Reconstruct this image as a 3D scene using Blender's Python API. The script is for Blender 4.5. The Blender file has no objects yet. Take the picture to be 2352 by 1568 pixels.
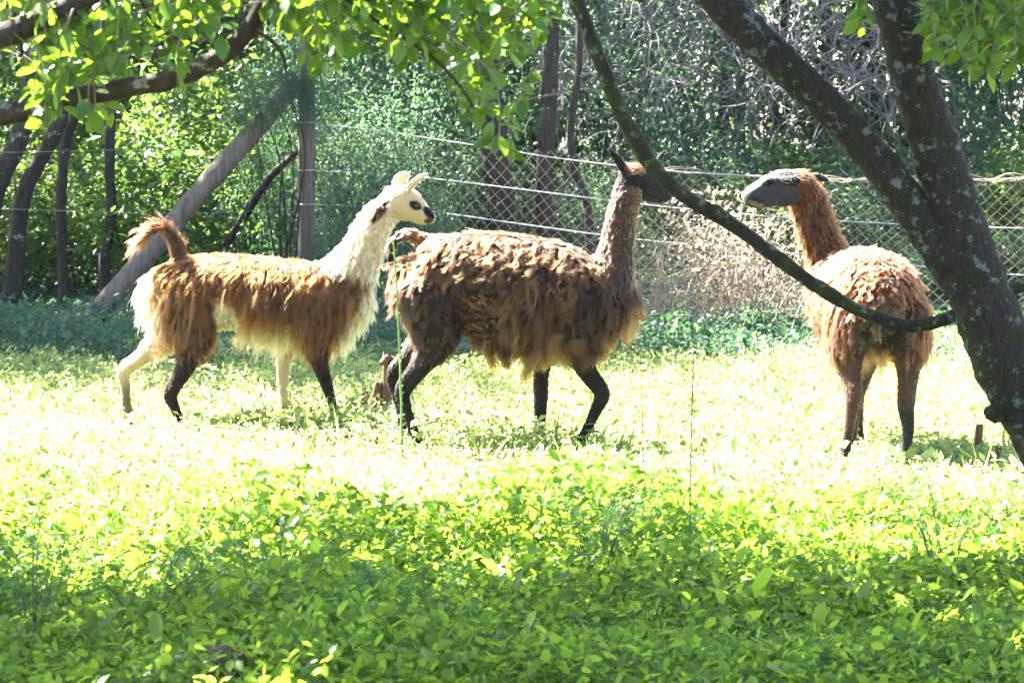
import bpy, math, random
import numpy as np
from mathutils import Vector, Matrix, Quaternion
from mathutils.bvhtree import BVHTree

rng = np.random.default_rng(7)
random.seed(7)
sc = bpy.context.scene
col = sc.collection

# ------------------------------------------------------------------ camera
CAM_H, PITCH, FPX = 1.75, math.radians(4.07), 6664.0     # focal length in units of a 2352 px wide picture
cam = bpy.data.objects.new('camera', bpy.data.cameras.new('camera'))
col.objects.link(cam)
cam.location = (0, 0, CAM_H)
cam.rotation_euler = (math.radians(90) - PITCH, 0, 0)
cam.data.sensor_width = 36
cam.data.lens = 102
cam.data.clip_end = 600
cam.data.dof.use_dof = True
cam.data.dof.focus_distance = 16.2
cam.data.dof.aperture_fstop = 9.0
sc.camera = cam

# ------------------------------------------------------------------ sky, sun, exposure
SUN_EL, SUN_AZ = math.radians(51), math.radians(-50)      # azimuth from +Y, negative = left
sun_dir = Vector((math.sin(SUN_AZ) * math.cos(SUN_EL), math.cos(SUN_AZ) * math.cos(SUN_EL), math.sin(SUN_EL)))
world = bpy.data.worlds.new('World'); sc.world = world; world.use_nodes = True
wn = world.node_tree
sky = wn.nodes.new('ShaderNodeTexSky'); sky.sky_type = 'NISHITA'; sky.sun_disc = False
sky.sun_elevation = SUN_EL; sky.sun_rotation = SUN_AZ
wn.links.new(sky.outputs[0], wn.nodes['Background'].inputs[0])
wn.nodes['Background'].inputs[1].default_value = 0.05
sl = bpy.data.lights.new('sun', 'SUN'); sl.energy = 5.0; sl.angle = math.radians(0.55); sl.color = (1.0, 0.965, 0.91)
sun = bpy.data.objects.new('sun', sl); col.objects.link(sun)
sun.rotation_euler = (-sun_dir).to_track_quat('-Z', 'Y').to_euler()
sun.location = (-8, 20, 25)
sc.view_settings.view_transform = 'Standard'; sc.view_settings.look = 'None'
sc.view_settings.exposure = 4.1; sc.view_settings.gamma = 1.0
sc.render.engine = 'CYCLES'
cy = sc.cycles
cy.max_bounces = 8; cy.diffuse_bounces = 4; cy.glossy_bounces = 3; cy.transmission_bounces = 6; cy.transparent_max_bounces = 4
cy.caustics_reflective = False; cy.caustics_refractive = False
cy.sample_clamp_indirect = 6.0
cy.use_denoising = True
sc.cycles_curves.shape = 'RIBBONS'; sc.cycles_curves.subdivisions = 2

# ------------------------------------------------------------------ helpers
CP, SP = math.cos(PITCH), math.sin(PITCH)
def px(u, v, D):
    """the point at depth y = D seen at (u, v) of the 2352 x 1568 picture"""
    a = (u - 1176.0) / FPX; b = -(v - 784.0) / FPX
    dy = CP + b * SP; dz = -SP + b * CP
    return np.array([a * D / dy, D, CAM_H + dz * D / dy])
def uv_of(p):
    p = np.asarray(p, float); q = p - np.array([0, 0, CAM_H])
    f = q[..., 1] * CP - q[..., 2] * SP; w = q[..., 1] * SP + q[..., 2] * CP
    return 1176 + FPX * q[..., 0] / f, 784 - FPX * w / f
def gz(x, y):
    x = np.asarray(x, float); y = np.asarray(y, float)
    z = 0.025 * np.sin(x * 0.9 + 1.3) * np.sin(y * 0.7) + 0.015 * np.sin(x * 2.1 + y * 1.7)
    return z + 0.03 * np.clip(y - 27, 0, None)
def fnoise(x, y, seed=0):
    r = np.random.default_rng(seed); z = 0
    for i in range(7):
        a, f, p = r.uniform(0, 6.28), r.uniform(0.5, 3.2), r.uniform(0, 6.28)
        z = z + np.sin((x * math.cos(a) + y * math.sin(a)) * f + p) / 7 ** 0.5
    return z
def tag(o, label=None, cat=None, group=None, kind=None):
    for k, v in (('label', label), ('category', cat), ('group', group), ('kind', kind)):
        if v: o[k] = v
    return o
def empty(name, loc):
    o = bpy.data.objects.new(name, None); col.objects.link(o); o.location = loc; o.empty_display_size = 0.2
    return o
def origin(parent):
    z = np.zeros(3)
    while parent is not None:
        z = z + np.array(parent.location); parent = parent.parent
    return z
def raw_mesh(name, V, F, mat=None, smooth=False, colors=None):
    """V (n,3); F: list or (m,k) array of faces with equal k"""
    V = np.asarray(V, np.float32); F = np.asarray(F, np.int32)
    me = bpy.data.meshes.new(name)
    k = F.shape[1]
    me.vertices.add(len(V)); me.vertices.foreach_set('co', V.ravel())
    me.loops.add(F.size); me.loops.foreach_set('vertex_index', F.ravel())
    me.polygons.add(len(F))
    me.polygons.foreach_set('loop_start', np.arange(0, F.size, k, dtype=np.int32))
    me.polygons.foreach_set('use_smooth', np.full(len(F), smooth))
    if colors is not None:
        at = me.attributes.new('Col', 'FLOAT_COLOR', 'POINT')
        c = np.ones((len(V), 4), np.float32); c[:, :3] = colors
        at.data.foreach_set('color', c.ravel())
    me.update(); me.validate()
    if mat: me.materials.append(mat)
    return me
def obj(name, me, parent=None, loc=(0, 0, 0)):
    o = bpy.data.objects.new(name, me); col.objects.link(o); o.parent = parent; o.location = loc
    return o
def build(name, V, F, mat, parent=None, smooth=True, colors=None):
    """vertices in world space"""
    V = np.asarray(V, float) - origin(parent)
    return obj(name, raw_mesh(name, V, F, mat, smooth, colors), parent)
def merge(parts):
    Vs, Fs, n = [], [], 0
    for V, F in parts:
        Vs.append(np.asarray(V, float)); Fs.append(np.asarray(F, int) + n); n += len(V)
    return np.concatenate(Vs), np.concatenate(Fs)
def spline(P, m):
    """Catmull-Rom through rows of P (any width), m samples per span"""
    P = np.asarray(P, float); Q = np.vstack([2 * P[0] - P[1], P, 2 * P[-1] - P[-2]])
    t = np.linspace(0, 1, m, endpoint=False)[:, None]; out = []
    for i in range(1, len(Q) - 2):
        a, b, c, d = Q[i - 1], Q[i], Q[i + 1], Q[i + 2]
        out.append(0.5 * (2 * b + (c - a) * t + (2 * a - 5 * b + 4 * c - d) * t * t + (3 * b - 3 * c + d - a) * t ** 3))
    return np.vstack(out + [P[-1:]])
def tube(path, rad, sides=8, bump=0.0, seed=0, cap=True):
    """quads; capped with a collapsed ring"""
    P = np.asarray(path, float); n = len(P); rad = np.broadcast_to(np.asarray(rad, float), (n,)).copy()
    T = np.gradient(P, axis=0); T /= np.linalg.norm(T, axis=1)[:, None] + 1e-12
    ref = np.array([0.3, 1.0, 0.15]); ref = ref / np.linalg.norm(ref)
    if abs(T.mean(0) @ ref) / (np.linalg.norm(T.mean(0)) + 1e-9) > 0.85: ref = np.array([1.0, 0.1, 0.2])
    A = np.cross(T, ref); A /= np.linalg.norm(A, axis=1)[:, None] + 1e-12
    B = np.cross(T, A)
    ang = np.linspace(0, 2 * math.pi, sides, endpoint=False)
    R = np.repeat(rad[:, None], sides, 1)
    if bump:
        r = np.random.default_rng(seed)
        k = r.normal(size=(n, sides))
        k = (k + np.roll(k, 1, 0) + np.roll(k, 1, 1) + np.roll(k, -1, 1)) / 2
        R *= 1 + bump * k
    if cap:
        R = np.vstack([R[:1] * 0.02, R, R[-1:] * 0.02]); P = np.vstack([P[:1], P, P[-1:]])
        A = np.vstack([A[:1], A, A[-1:]]); B = np.vstack([B[:1], B, B[-1:]]); n += 2
    V = P[:, None] + R[..., None] * (np.cos(ang)[None, :, None] * A[:, None] + np.sin(ang)[None, :, None] * B[:, None])
    i = np.arange(n - 1)[:, None] * sides; j = np.arange(sides)[None]; j2 = (j + 1) % sides
    F = np.stack([i + j, i + j2, i + sides + j2, i + sides + j], -1).reshape(-1, 4)
    return V.reshape(-1, 3), F
def rotmats(yaw, pitch, roll):
    cy_, sy = np.cos(yaw), np.sin(yaw); cp, sp = np.cos(pitch), np.sin(pitch); cr, sr = np.cos(roll), np.sin(roll)
    z, o = np.zeros_like(yaw), np.ones_like(yaw)
    Rz = np.stack([cy_, -sy, z, sy, cy_, z, z, z, o], -1).reshape(-1, 3, 3)
    Ry = np.stack([cp, z, -sp, z, o, z, sp, z, cp], -1).reshape(-1, 3, 3)       # positive pitch lifts +x
    Rx = np.stack([o, z, z, z, cr, -sr, z, sr, cr], -1).reshape(-1, 3, 3)
    return Rz @ Ry @ Rx
# leaf templates lie along +x from the stalk at the origin, unit length
LEAF2 = (np.array([[0, 0, 0], [.45, .24, .07], [1, 0, -.05], [.45, -.24, .07]]), np.array([[0, 2, 1], [0, 3, 2]]))
LEAF6 = (np.array([[0, 0, 0], [.22, .2, .05], [.55, .29, .06], [.85, .15, .0], [1, 0, -.07], [.85, -.15, .0], [.55, -.29, .06], [.22, -.2, .05], [.5, 0, -.01]]),
         np.array([[8, 1, 0], [8, 2, 1], [8, 3, 2], [8, 4, 3], [8, 5, 4], [8, 6, 5], [8, 7, 6], [8, 0, 7]]))
LEAF4 = (np.array([[0, 0, 0], [.3, .24, .06], [.7, .24, .04], [1, 0, -.06], [.7, -.24, .04], [.3, -.24, .06]]), np.array([[0, 3, 2], [0, 2, 1], [0, 4, 3], [0, 5, 4]]))
BLADE = (np.array([[0, .02, 0], [0, -.02, 0], [.5, -.018, .02], [.5, .018, .02], [1, 0, -.1]]), np.array([[0, 1, 2], [0, 2, 3], [3, 2, 4]]))
def leaves(P, size, yaw, pitch, roll, tmpl=LEAF2, wid=1.0):
    T, F = tmpl
    R = rotmats(yaw, pitch, roll)
    size = np.broadcast_to(size, (len(P),)); wid = np.broadcast_to(wid, (len(P),))
    L = T[None] * size[:, None, None]; L = L * np.stack([np.ones_like(wid), wid, wid], -1)[:, None]
    V = np.einsum('nij,nkj->nki', R, L) + P[:, None]
    Fa = F[None] + (np.arange(len(P)) * len(T))[:, None, None]
    return V.reshape(-1, 3), Fa.reshape(-1, F.shape[1])

# ------------------------------------------------------------------ materials
def nt(name):
    m = bpy.data.materials.new(name); m.use_nodes = True; t = m.node_tree; t.nodes.clear()
    out = t.nodes.new('ShaderNodeOutputMaterial')
    return m, t, out
def N(t, kind, **kw):
    n = t.nodes.new(kind)
    for k, v in kw.items():
        if k in n.inputs.keys() if isinstance(k, str) else False: n.inputs[k].default_value = v
        else: setattr(n, k, v)
    return n
def ramp(t, fac, stops):
    r = t.nodes.new('ShaderNodeValToRGB'); e = r.color_ramp.elements
    while len(e) < len(stops): e.new(0.5)
    for i, (p, c) in enumerate(stops):
        e[i].position = p; e[i].color = (*c, 1)
    t.links.new(fac, r.inputs[0]); return r.outputs[0]
def leaf_mat(name, stops, trans=(0.3, 0.45, 0.06), tf=0.45, rough=0.38, spec=0.5):
    m, t, out = nt(name)
    g = t.nodes.new('ShaderNodeNewGeometry'); oi = t.nodes.new('ShaderNodeObjectInfo')
    ad = N(t, 'ShaderNodeMath', operation='ADD'); t.links.new(g.outputs['Random Per Island'], ad.inputs[0]); t.links.new(oi.outputs['Random'], ad.inputs[1])
    fr = N(t, 'ShaderNodeMath', operation='FRACT'); t.links.new(ad.outputs[0], fr.inputs[0])
    c = ramp(t, fr.outputs[0], stops)
    p = t.nodes.new('ShaderNodeBsdfPrincipled'); p.inputs['Roughness'].default_value = rough; p.inputs['Specular IOR Level'].default_value = spec
    t.links.new(c, p.inputs['Base Color'])
    mx = N(t, 'ShaderNodeMix', data_type='RGBA', blend_type='MULTIPLY'); mx.inputs[0].default_value = 0.0
    tr = t.nodes.new('ShaderNodeBsdfTranslucent')
    hs = t.nodes.new('ShaderNodeHueSaturation'); hs.inputs['Color'].default_value = (*trans, 1)
    mp = N(t, 'ShaderNodeMapRange'); t.links.new(fr.outputs[0], mp.inputs[0]); mp.inputs[3].default_value = 0.65; mp.inputs[4].default_value = 1.25
    t.links.new(mp.outputs[0], hs.inputs['Value']); t.links.new(hs.outputs[0], tr.inputs[0])
    ms = t.nodes.new('ShaderNodeMixShader'); ms.inputs[0].default_value = tf
    t.links.new(p.outputs[0], ms.inputs[1]); t.links.new(tr.outputs[0], ms.inputs[2]); t.links.new(ms.outputs[0], out.inputs[0])
    return m
def bark_mat(name, dark, light, lichen=None, amount=0.5, moss=None, scale=9.0, stretch=0.25):
    m, t, out = nt(name)
    tc = t.nodes.new('ShaderNodeTexCoord'); mp = t.nodes.new('ShaderNodeMapping'); mp.inputs['Scale'].default_value = (1, 1, stretch)
    t.links.new(tc.outputs['Object'], mp.inputs[0])
    n1 = t.nodes.new('ShaderNodeTexNoise'); n1.inputs['Scale'].default_value = scale * 4; n1.inputs['Detail'].default_value = 8; n1.inputs['Roughness'].default_value = 0.7
    t.links.new(mp.outputs[0], n1.inputs[0])
    c = ramp(t, n1.outputs[0], [(0.32, dark), (0.68, light)])
    if moss:
        n3 = t.nodes.new('ShaderNodeTexNoise'); n3.inputs['Scale'].default_value = scale * 0.5; n3.inputs['Detail'].default_value = 6
        t.links.new(tc.outputs['Object'], n3.inputs[0])
        f = ramp(t, n3.outputs[0], [(0.45, (0, 0, 0)), (0.6, (1, 1, 1))])
        mm = N(t, 'ShaderNodeMix', data_type='RGBA'); t.links.new(f, mm.inputs[0]); t.links.new(c, mm.inputs[6]); mm.inputs[7].default_value = (*moss, 1); c = mm.outputs[2]
    if lichen:
        n2 = t.nodes.new('ShaderNodeTexNoise'); n2.inputs['Scale'].default_value = scale; n2.inputs['Detail'].default_value = 7; n2.inputs['Roughness'].default_value = 0.72
        t.links.new(tc.outputs['Object'], n2.inputs[0])
        f = ramp(t, n2.outputs[0], [(0.62 - 0.12 * amount, (0, 0, 0)), (0.66 - 0.12 * amount, (1, 1, 1))])
        mm = N(t, 'ShaderNodeMix', data_type='RGBA'); t.links.new(f, mm.inputs[0]); t.links.new(c, mm.inputs[6]); mm.inputs[7].default_value = (*lichen, 1); c = mm.outputs[2]
    p = t.nodes.new('ShaderNodeBsdfPrincipled'); p.inputs['Roughness'].default_value = 0.85; p.inputs['Specular IOR Level'].default_value = 0.25
    t.links.new(c, p.inputs['Base Color'])
    b = t.nodes.new('ShaderNodeBump'); b.inputs['Strength'].default_value = 0.8; b.inputs['Distance'].default_value = 0.02
    t.links.new(n1.outputs[0], b.inputs['Height']); t.links.new(b.outputs[0], p.inputs['Normal'])
    t.links.new(p.outputs[0], out.inputs[0]); return m
def plain_mat(name, c, rough=0.6, metal=0.0, noise=None):
    m, t, out = nt(name)
    p = t.nodes.new('ShaderNodeBsdfPrincipled'); p.inputs['Roughness'].default_value = rough; p.inputs['Metallic'].default_value = metal
    n1 = t.nodes.new('ShaderNodeTexNoise'); n1.inputs['Scale'].default_value = 14; n1.inputs['Detail'].default_value = 6
    tc = t.nodes.new('ShaderNodeTexCoord'); t.links.new(tc.outputs['Object'], n1.inputs[0])
    c2 = noise or tuple(x * 0.6 for x in c)
    t.links.new(ramp(t, n1.outputs[0], [(0.35, c2), (0.65, c)]), p.inputs['Base Color'])
    t.links.new(p.outputs[0], out.inputs[0]); return m

M = {}
M['soil'] = plain_mat('soil', (0.09, 0.085, 0.035), 0.95, noise=(0.045, 0.04, 0.022))
M['bark'] = bark_mat('mossy_bark', (0.007, 0.005, 0.004), (0.04, 0.029, 0.021), (0.11, 0.12, 0.105), 0.5, (0.017, 0.019, 0.006), scale=20)
M['bark_liana'] = bark_mat('liana_bark', (0.009, 0.008, 0.005), (0.035, 0.029, 0.015), (0.12, 0.14, 0.09), 0.42, (0.03, 0.038, 0.007), scale=22)
M['bark_dark'] = bark_mat('shaded_bark', (0.012, 0.01, 0.008), (0.055, 0.042, 0.031), (0.2, 0.2, 0.17), 0.1, None, scale=8)
M['wood_grey'] = bark_mat('weathered_timber', (0.07, 0.052, 0.04), (0.2, 0.155, 0.125), None, 0, None, scale=7, stretch=0.06)
M['wood_stump'] = bark_mat('stump_wood', (0.04, 0.02, 0.012), (0.2, 0.115, 0.07), None, 0, None, scale=12, stretch=0.1)
M['twig'] = plain_mat('twig', (0.15, 0.12, 0.085), 0.8)
M['vine'] = plain_mat('dry_vine', (0.19, 0.17, 0.175), 0.85, noise=(0.09, 0.078, 0.08))
M['drytwig'] = plain_mat('dry_twig', (0.42, 0.31, 0.21), 0.8, noise=(0.22, 0.15, 0.1))
M['stem'] = plain_mat('green_stem', (0.14, 0.26, 0.05), 0.5)
M['stem_dark'] = plain_mat('dark_stem', (0.06, 0.09, 0.03), 0.6)
M['wire'] = plain_mat('galvanised_wire', (0.66, 0.66, 0.66), 0.4, 0.2)
M['net'] = plain_mat('rusty_netting', (0.46, 0.33, 0.22), 0.5, 0.1, noise=(0.26, 0.17, 0.1))
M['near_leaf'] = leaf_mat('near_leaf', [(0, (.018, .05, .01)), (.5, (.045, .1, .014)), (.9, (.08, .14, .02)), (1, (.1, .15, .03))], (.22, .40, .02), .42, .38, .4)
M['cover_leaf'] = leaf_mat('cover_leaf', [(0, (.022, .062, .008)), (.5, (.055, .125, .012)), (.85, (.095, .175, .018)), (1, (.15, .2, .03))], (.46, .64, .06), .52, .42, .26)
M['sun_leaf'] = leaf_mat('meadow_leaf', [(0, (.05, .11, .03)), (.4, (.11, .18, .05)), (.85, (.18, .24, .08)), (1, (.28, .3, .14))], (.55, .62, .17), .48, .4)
M['grass'] = leaf_mat('grass_blade', [(0, (.09, .15, .04)), (.6, (.15, .2, .06)), (1, (.28, .28, .13))], (.52, .6, .16), .45, .4)
M['bush_leaf'] = leaf_mat('bush_leaf', [(0, (.018, .04, .018)), (.5, (.03, .064, .026)), (1, (.045, .085, .032))], (.22, .38, .05), .36, .45, .25)
M['blue_leaf'] = leaf_mat('shade_blue_leaf', [(0, (.024, .048, .042)), (.5, (.04, .072, .062)), (1, (.06, .1, .082))], (.14, .29, .09), .32, .45, .22)  # blue cast of skylit shade put into the leaf colour
M['dry_leaf'] = leaf_mat('dry_leaf', [(0, (.13, .10, .07)), (.5, (.23, .18, .13)), (.85, (.33, .28, .22)), (1, (.1, .15, .06))], (.36, .3, .2), .25, .45)
M['fern'] = leaf_mat('fern_leaf', [(0, (.035, .085, .03)), (1, (.06, .13, .045))], (.2, .4, .06), .4, .5)
def coat_mat():
    m, t, out = nt('llama_skin')
    a = N(t, 'ShaderNodeAttribute', attribute_name='Col')
    p = t.nodes.new('ShaderNodeBsdfPrincipled'); p.inputs['Roughness'].default_value = 0.75
    p.inputs['Specular IOR Level'].default_value = 0.12
    n = t.nodes.new('ShaderNodeTexNoise'); n.inputs['Scale'].default_value = 60; n.inputs['Detail'].default_value = 5
    tc = t.nodes.new('ShaderNodeTexCoord'); t.links.new(tc.outputs['Object'], n.inputs[0])
    b = t.nodes.new('ShaderNodeBump'); b.inputs['Strength'].default_value = 0.5; b.inputs['Distance'].default_value = 0.01
    t.links.new(n.outputs[0], b.inputs['Height']); t.links.new(b.outputs[0], p.inputs['Normal'])
    t.links.new(a.outputs[0], p.inputs['Base Color']); t.links.new(p.outputs[0], out.inputs[0]); return m
def hair_mat():
    m, t, out = nt('llama_wool')
    a = N(t, 'ShaderNodeAttribute', attribute_name='Col')
    h = t.nodes.new('ShaderNodeBsdfHairPrincipled'); h.model = 'CHIANG'; h.parametrization = 'COLOR'
    h.inputs['IOR'].default_value = 1.42; h.inputs['Roughness'].default_value = 0.5; h.inputs['Radial Roughness'].default_value = 0.6
    t.links.new(a.outputs[0], h.inputs['Color']); t.links.new(h.outputs[0], out.inputs[0]); return m
M['skin'] = coat_mat(); M['wool'] = hair_mat()
def gloss_mat(name, c):
    m, t, out = nt(name); p = t.nodes.new('ShaderNodeBsdfPrincipled'); p.inputs['Base Color'].default_value = (*c, 1); p.inputs['Roughness'].default_value = 0.08
    t.links.new(p.outputs[0], out.inputs[0]); return m
M['eye'] = gloss_mat('eye', (0.012, 0.008, 0.006))
M['hoof'] = plain_mat('hoof', (0.03, 0.026, 0.022), 0.5)
# ================================================================== ground
def make_ground():
    xs = np.concatenate([np.linspace(-160, -12, 12), np.linspace(-11, 11, 60), np.linspace(12, 160, 12)])
    ys = np.concatenate([np.linspace(-60, 5, 8), np.linspace(6, 40, 80), np.linspace(42, 300, 20)])
    X, Y = np.meshgrid(xs, ys); V = np.stack([X, Y, gz(X, np.minimum(Y, 70))], -1).reshape(-1, 3)
    n = len(xs); i = np.arange(len(ys) - 1)[:, None] * n; j = np.arange(n - 1)[None]
    F = np.stack([i + j, i + j + 1, i + n + j + 1, i + n + j], -1).reshape(-1, 4)
    o = build('ground', V, F, M['soil']); tag(o, kind='structure')
make_ground()

# ================================================================== ground vegetation (stuff)
def scatter(n, x0, x1, y0, y1, widen=True):
    y = rng.uniform(y0, y1, n)
    if widen:   # trapezoid that follows the field of view with a margin for side steps
        w = np.maximum(np.abs(x0), np.abs(x1)) * (0.35 + 0.65 * (y / y1))
        return rng.uniform(-1, 1, n) * w, y
    return rng.uniform(x0, x1, n), y
def cover(n, box, size, hgt, seed, tilt=.55, tmpl=LEAF2, wid=1.0, per=7, spread=.06):
    """small plants: each a cluster of leaves round a short stem, canopy height uneven"""
    k = n // per
    x, y = scatter(k, *box)
    nz = fnoise(x * 1.6, y * 1.6, seed)
    h = hgt * (0.6 + 0.4 * np.clip(nz, -1.2, 1.5)) * rng.uniform(.3, 1.2, k)
    X = np.repeat(x, per) + rng.normal(0, spread, k * per); Y = np.repeat(y, per) + rng.normal(0, spread, k * per)
    t = rng.uniform(.25, 1, k * per) ** .6
    Z = gz(X, Y) + np.repeat(h, per) * t
    s = size * rng.lognormal(0, .36, k * per)
    return leaves(np.stack([X, Y, Z], 1), s, rng.uniform(0, 6.28, k * per), rng.normal(-.05, tilt, k * per), rng.normal(0, tilt, k * per), tmpl, wid)
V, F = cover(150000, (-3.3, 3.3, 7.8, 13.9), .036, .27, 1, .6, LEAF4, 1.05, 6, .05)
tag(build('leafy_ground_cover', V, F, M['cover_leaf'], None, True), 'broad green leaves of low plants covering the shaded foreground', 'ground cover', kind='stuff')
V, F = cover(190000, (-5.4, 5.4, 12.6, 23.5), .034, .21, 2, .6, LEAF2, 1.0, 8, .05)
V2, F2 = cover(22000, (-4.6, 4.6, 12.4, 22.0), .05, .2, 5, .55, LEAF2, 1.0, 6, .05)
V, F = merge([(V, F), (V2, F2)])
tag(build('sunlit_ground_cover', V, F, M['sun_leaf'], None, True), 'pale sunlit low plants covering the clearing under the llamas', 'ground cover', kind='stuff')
def blades(n, box, size, seed):
    x, y = scatter(n, *box)
    keep = fnoise(x * 1.3, y * 1.3, seed) > -.3; x, y = x[keep], y[keep]; n = len(x)
    return leaves(np.stack([x, y, gz(x, y)], 1), size * rng.lognormal(0, .3, n), rng.uniform(0, 6.28, n), rng.uniform(.7, 1.5, n), rng.normal(0, .3, n), BLADE, 1.3)
V, F = blades(15000, (-5.2, 5.2, 12.4, 22.5), .14, 7)
tag(build('grass', V, F, M['grass'], None, True), 'thin bright grass blades growing among the sunlit low plants', 'grass', kind='stuff')
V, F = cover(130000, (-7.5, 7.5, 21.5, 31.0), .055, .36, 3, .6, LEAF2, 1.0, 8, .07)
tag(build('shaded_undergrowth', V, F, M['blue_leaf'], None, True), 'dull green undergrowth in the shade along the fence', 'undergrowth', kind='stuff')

# ================================================================== forest behind
def foliage_mesh(name, n, r, size, clumps, mat, seed, shell=.55, spread=.2, tmpl=LEAF2, wid=1.0):
    g = np.random.default_rng(seed)
    d = g.normal(size=(clumps, 3)); d /= np.linalg.norm(d, axis=1)[:, None]
    c = d * (shell + (1 - shell) * g.random(clumps)[:, None]) * np.asarray(r)
    k = g.integers(0, clumps, n)
    P = c[k] + g.normal(0, spread, (n, 3)) * np.minimum(np.asarray(r), 1.2)
    V, F = leaves(P, size * g.lognormal(0, .25, n), g.uniform(0, 6.28, n), g.normal(-.25, .5, n), g.normal(0, .5, n), tmpl, wid)
    return raw_mesh(name, V, F, mat, True)
BUSH = [foliage_mesh('foliage', 5200, (1.0, .8, 1.0), .075, 60, M['bush_leaf'], 41, .4, .16),
        foliage_mesh('foliage', 6500, (1.0, .8, 1.0), .055, 80, M['blue_leaf'], 42, .4, .15, wid=.8),
        foliage_mesh('foliage', 4200, (1.0, .8, 1.0), .095, 50, M['bush_leaf'], 43, .4, .18)]
CROWN = [foliage_mesh('crown', 5200, (2.9, 2.9, 1.5), .17, 70, M['bush_leaf'], 51, .2, .38),
         foliage_mesh('crown', 4600, (2.7, 2.7, 1.7), .18, 60, M['bush_leaf'], 52, .2, .40)]
def stems_mesh(seed):
    g = np.random.default_rng(seed); parts = []
    for i in range(7):
        a = g.uniform(0, 6.28); q = np.array([math.cos(a), math.sin(a), 0])
        path = [q * .05, q * .2 + [0, 0, .4], q * g.uniform(.3, .6) + [0, 0, 1.0], q * g.uniform(.4, .9) + [g.normal(0, .1), g.normal(0, .1), 1.6]]
        parts.append(tube(spline(path, 4), np.linspace(.02, .005, 13), 5, .1, i))
    V, F = merge(parts); return raw_mesh('stem', V, F, M['bark_dark'], True)
STEMS = [stems_mesh(61), stems_mesh(62)]
def bush(name, label, u, D, h, w, kind, group, dz=0.0, stem=True):
    x = px(u, 784, D)[0]; r = empty(name, (x, D, float(gz(x, D)) + dz)); r.rotation_euler[2] = random.uniform(0, 6.28)
    tag(r, label, 'bush', group)
    f = obj('foliage', BUSH[kind], r, (0, 0, h * .5)); f.scale = (w, w, h * .5); f.rotation_euler[2] = random.uniform(0, 6.28)
    if stem:
        s = obj('stem', STEMS[random.randint(0, 1)], r, (0, 0, -.03)); s.scale = (w * .7, w * .7, h * .5)
    return r
g1 = ('leafy bright green bush growing beyond the fence left of the post', 'green bushes left of the fence post')
for u, D, h, w in ((330, 29.0, 1.7, .95), (470, 30.5, 2.1, 1.0), (180, 29.6, 1.5, .9), (610, 29.5, 1.9, .9), (60, 30.0, 1.6, .9), (380, 33.5, 2.6, 1.1), (250, 36, 2.6, 1.2), (560, 36, 2.6, 1.2), (-80, 31, 2.2, 1.1)):
    lb = 'tall green bush rising behind the leaning brace pole' if D > 32 else 'leafy green bush around the leaning trunks beyond the fence' if u < 150 else 'leafy green bush around the crooked slim trunk' if u < 300 else 'leafy green bush right behind the leaning brace pole' if u < 500 else 'leafy green bush between brace pole and fence post'
    bush('bush', lb, u, D, h, w, random.choice((0, 2)), g1[1] if D < 32 else 'tall bushes behind the brace')
g2 = ('bluish green fine leaved bush around and beside the fence post', 'fine leaved bushes by the fence post')
for u, D, h, w in ((800, 27.6, 2.3, .75), (930, 28.2, 2.3, .85), (660, 28.0, 2.6, .6), (860, 29.3, 3.0, 1.0), (1050, 28.8, 2.0, .8), (1010, 30.5, 3.3, 1.0), (740, 30.5, 3.6, 1.0), (850, 25.9, 1.9, .55), (970, 25.8, 1.7, .45), (770, 25.7, 1.25, .3)):
    bush('fine_leaved_bush', 'bluish fine leaved bush in front of the netting beside the post' if D < 27 else 'bluish fine leaved bush close behind the fence post' if u < 800 else 'bluish fine leaved bush behind the netting right of the post', u, D, h, w, 1, g2[1] if D > 27 else 'bushes before the netting')
g3 = ('low green bush growing behind the sagging wire fence', 'low bushes behind the wire fence')
for u, D, h, w in ((1180, 30, 1.4, .9), (1330, 29.5, 1.1, .8), (1480, 31, 1.7, 1.0), (1620, 32, 1.7, 1.0), (1760, 30.5, 1.2, .9), (1950, 30.0, 1.3, .9), (2100, 30.5, 1.5, 1.0), (2250, 29.5, 1.4, .9), (2400, 30, 1.8, 1.0), (2000, 33, 1.7, 1.1), (1850, 34, 1.6, 1.1), (1560, 36, 2.0, 1.3), (2300, 33, 2.4, 1.2), (2180, 28.2, .9, .6), (2050, 27.7, .8, .6), (2330, 28.0, 1.0, .6)):
    lb = 'small low bush at the foot of the netting behind the reddish llama' if D < 28.5 else 'low bush behind the netting and the dark trunks' if u < 1400 else 'low bush behind the dry brambles and netting' if u < 1900 else 'low bush behind the netting and the forked tree'
    bush('low_bush', lb, u, D, h, w, random.choice((0, 1, 1)), g3[1] if D > 28.5 else 'small bushes by the netting')
def far_of(u): return 'the leaning brace pole' if u < 600 else 'the fence post' if u < 1000 else 'the dark trunks at the netting' if u < 1450 else 'the hanging dry vines' if u < 2000 else 'the forked tree'
g4 = ('tall dense bush deep in the shaded forest', 'tall bushes deep in the forest')
for u, D, h, w in ((120, 38, 4.4, 1.5), (450, 39, 4.8, 1.6), (800, 37, 4.8, 1.5), (1120, 36, 4.6, 1.4), (1420, 37, 4.6, 1.3), (980, 40, 5.0, 1.6), (1300, 41, 5.0, 1.6), (1750, 45, 3.4, 1.6), (2050, 44, 4, 1.6), (2330, 39, 4.8, 1.5), (620, 43, 5.2, 1.6), (280, 43, 5.2, 1.6), (-60, 40, 5, 1.6), (2550, 41, 5, 1.6), (1560, 44, 5.4, 1.7)):
    bush('tall_bush', 'tall dense forest bush far behind ' + far_of(u), u, D, h, w, random.choice((0, 1, 1, 1, 2)), g4[1])
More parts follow.
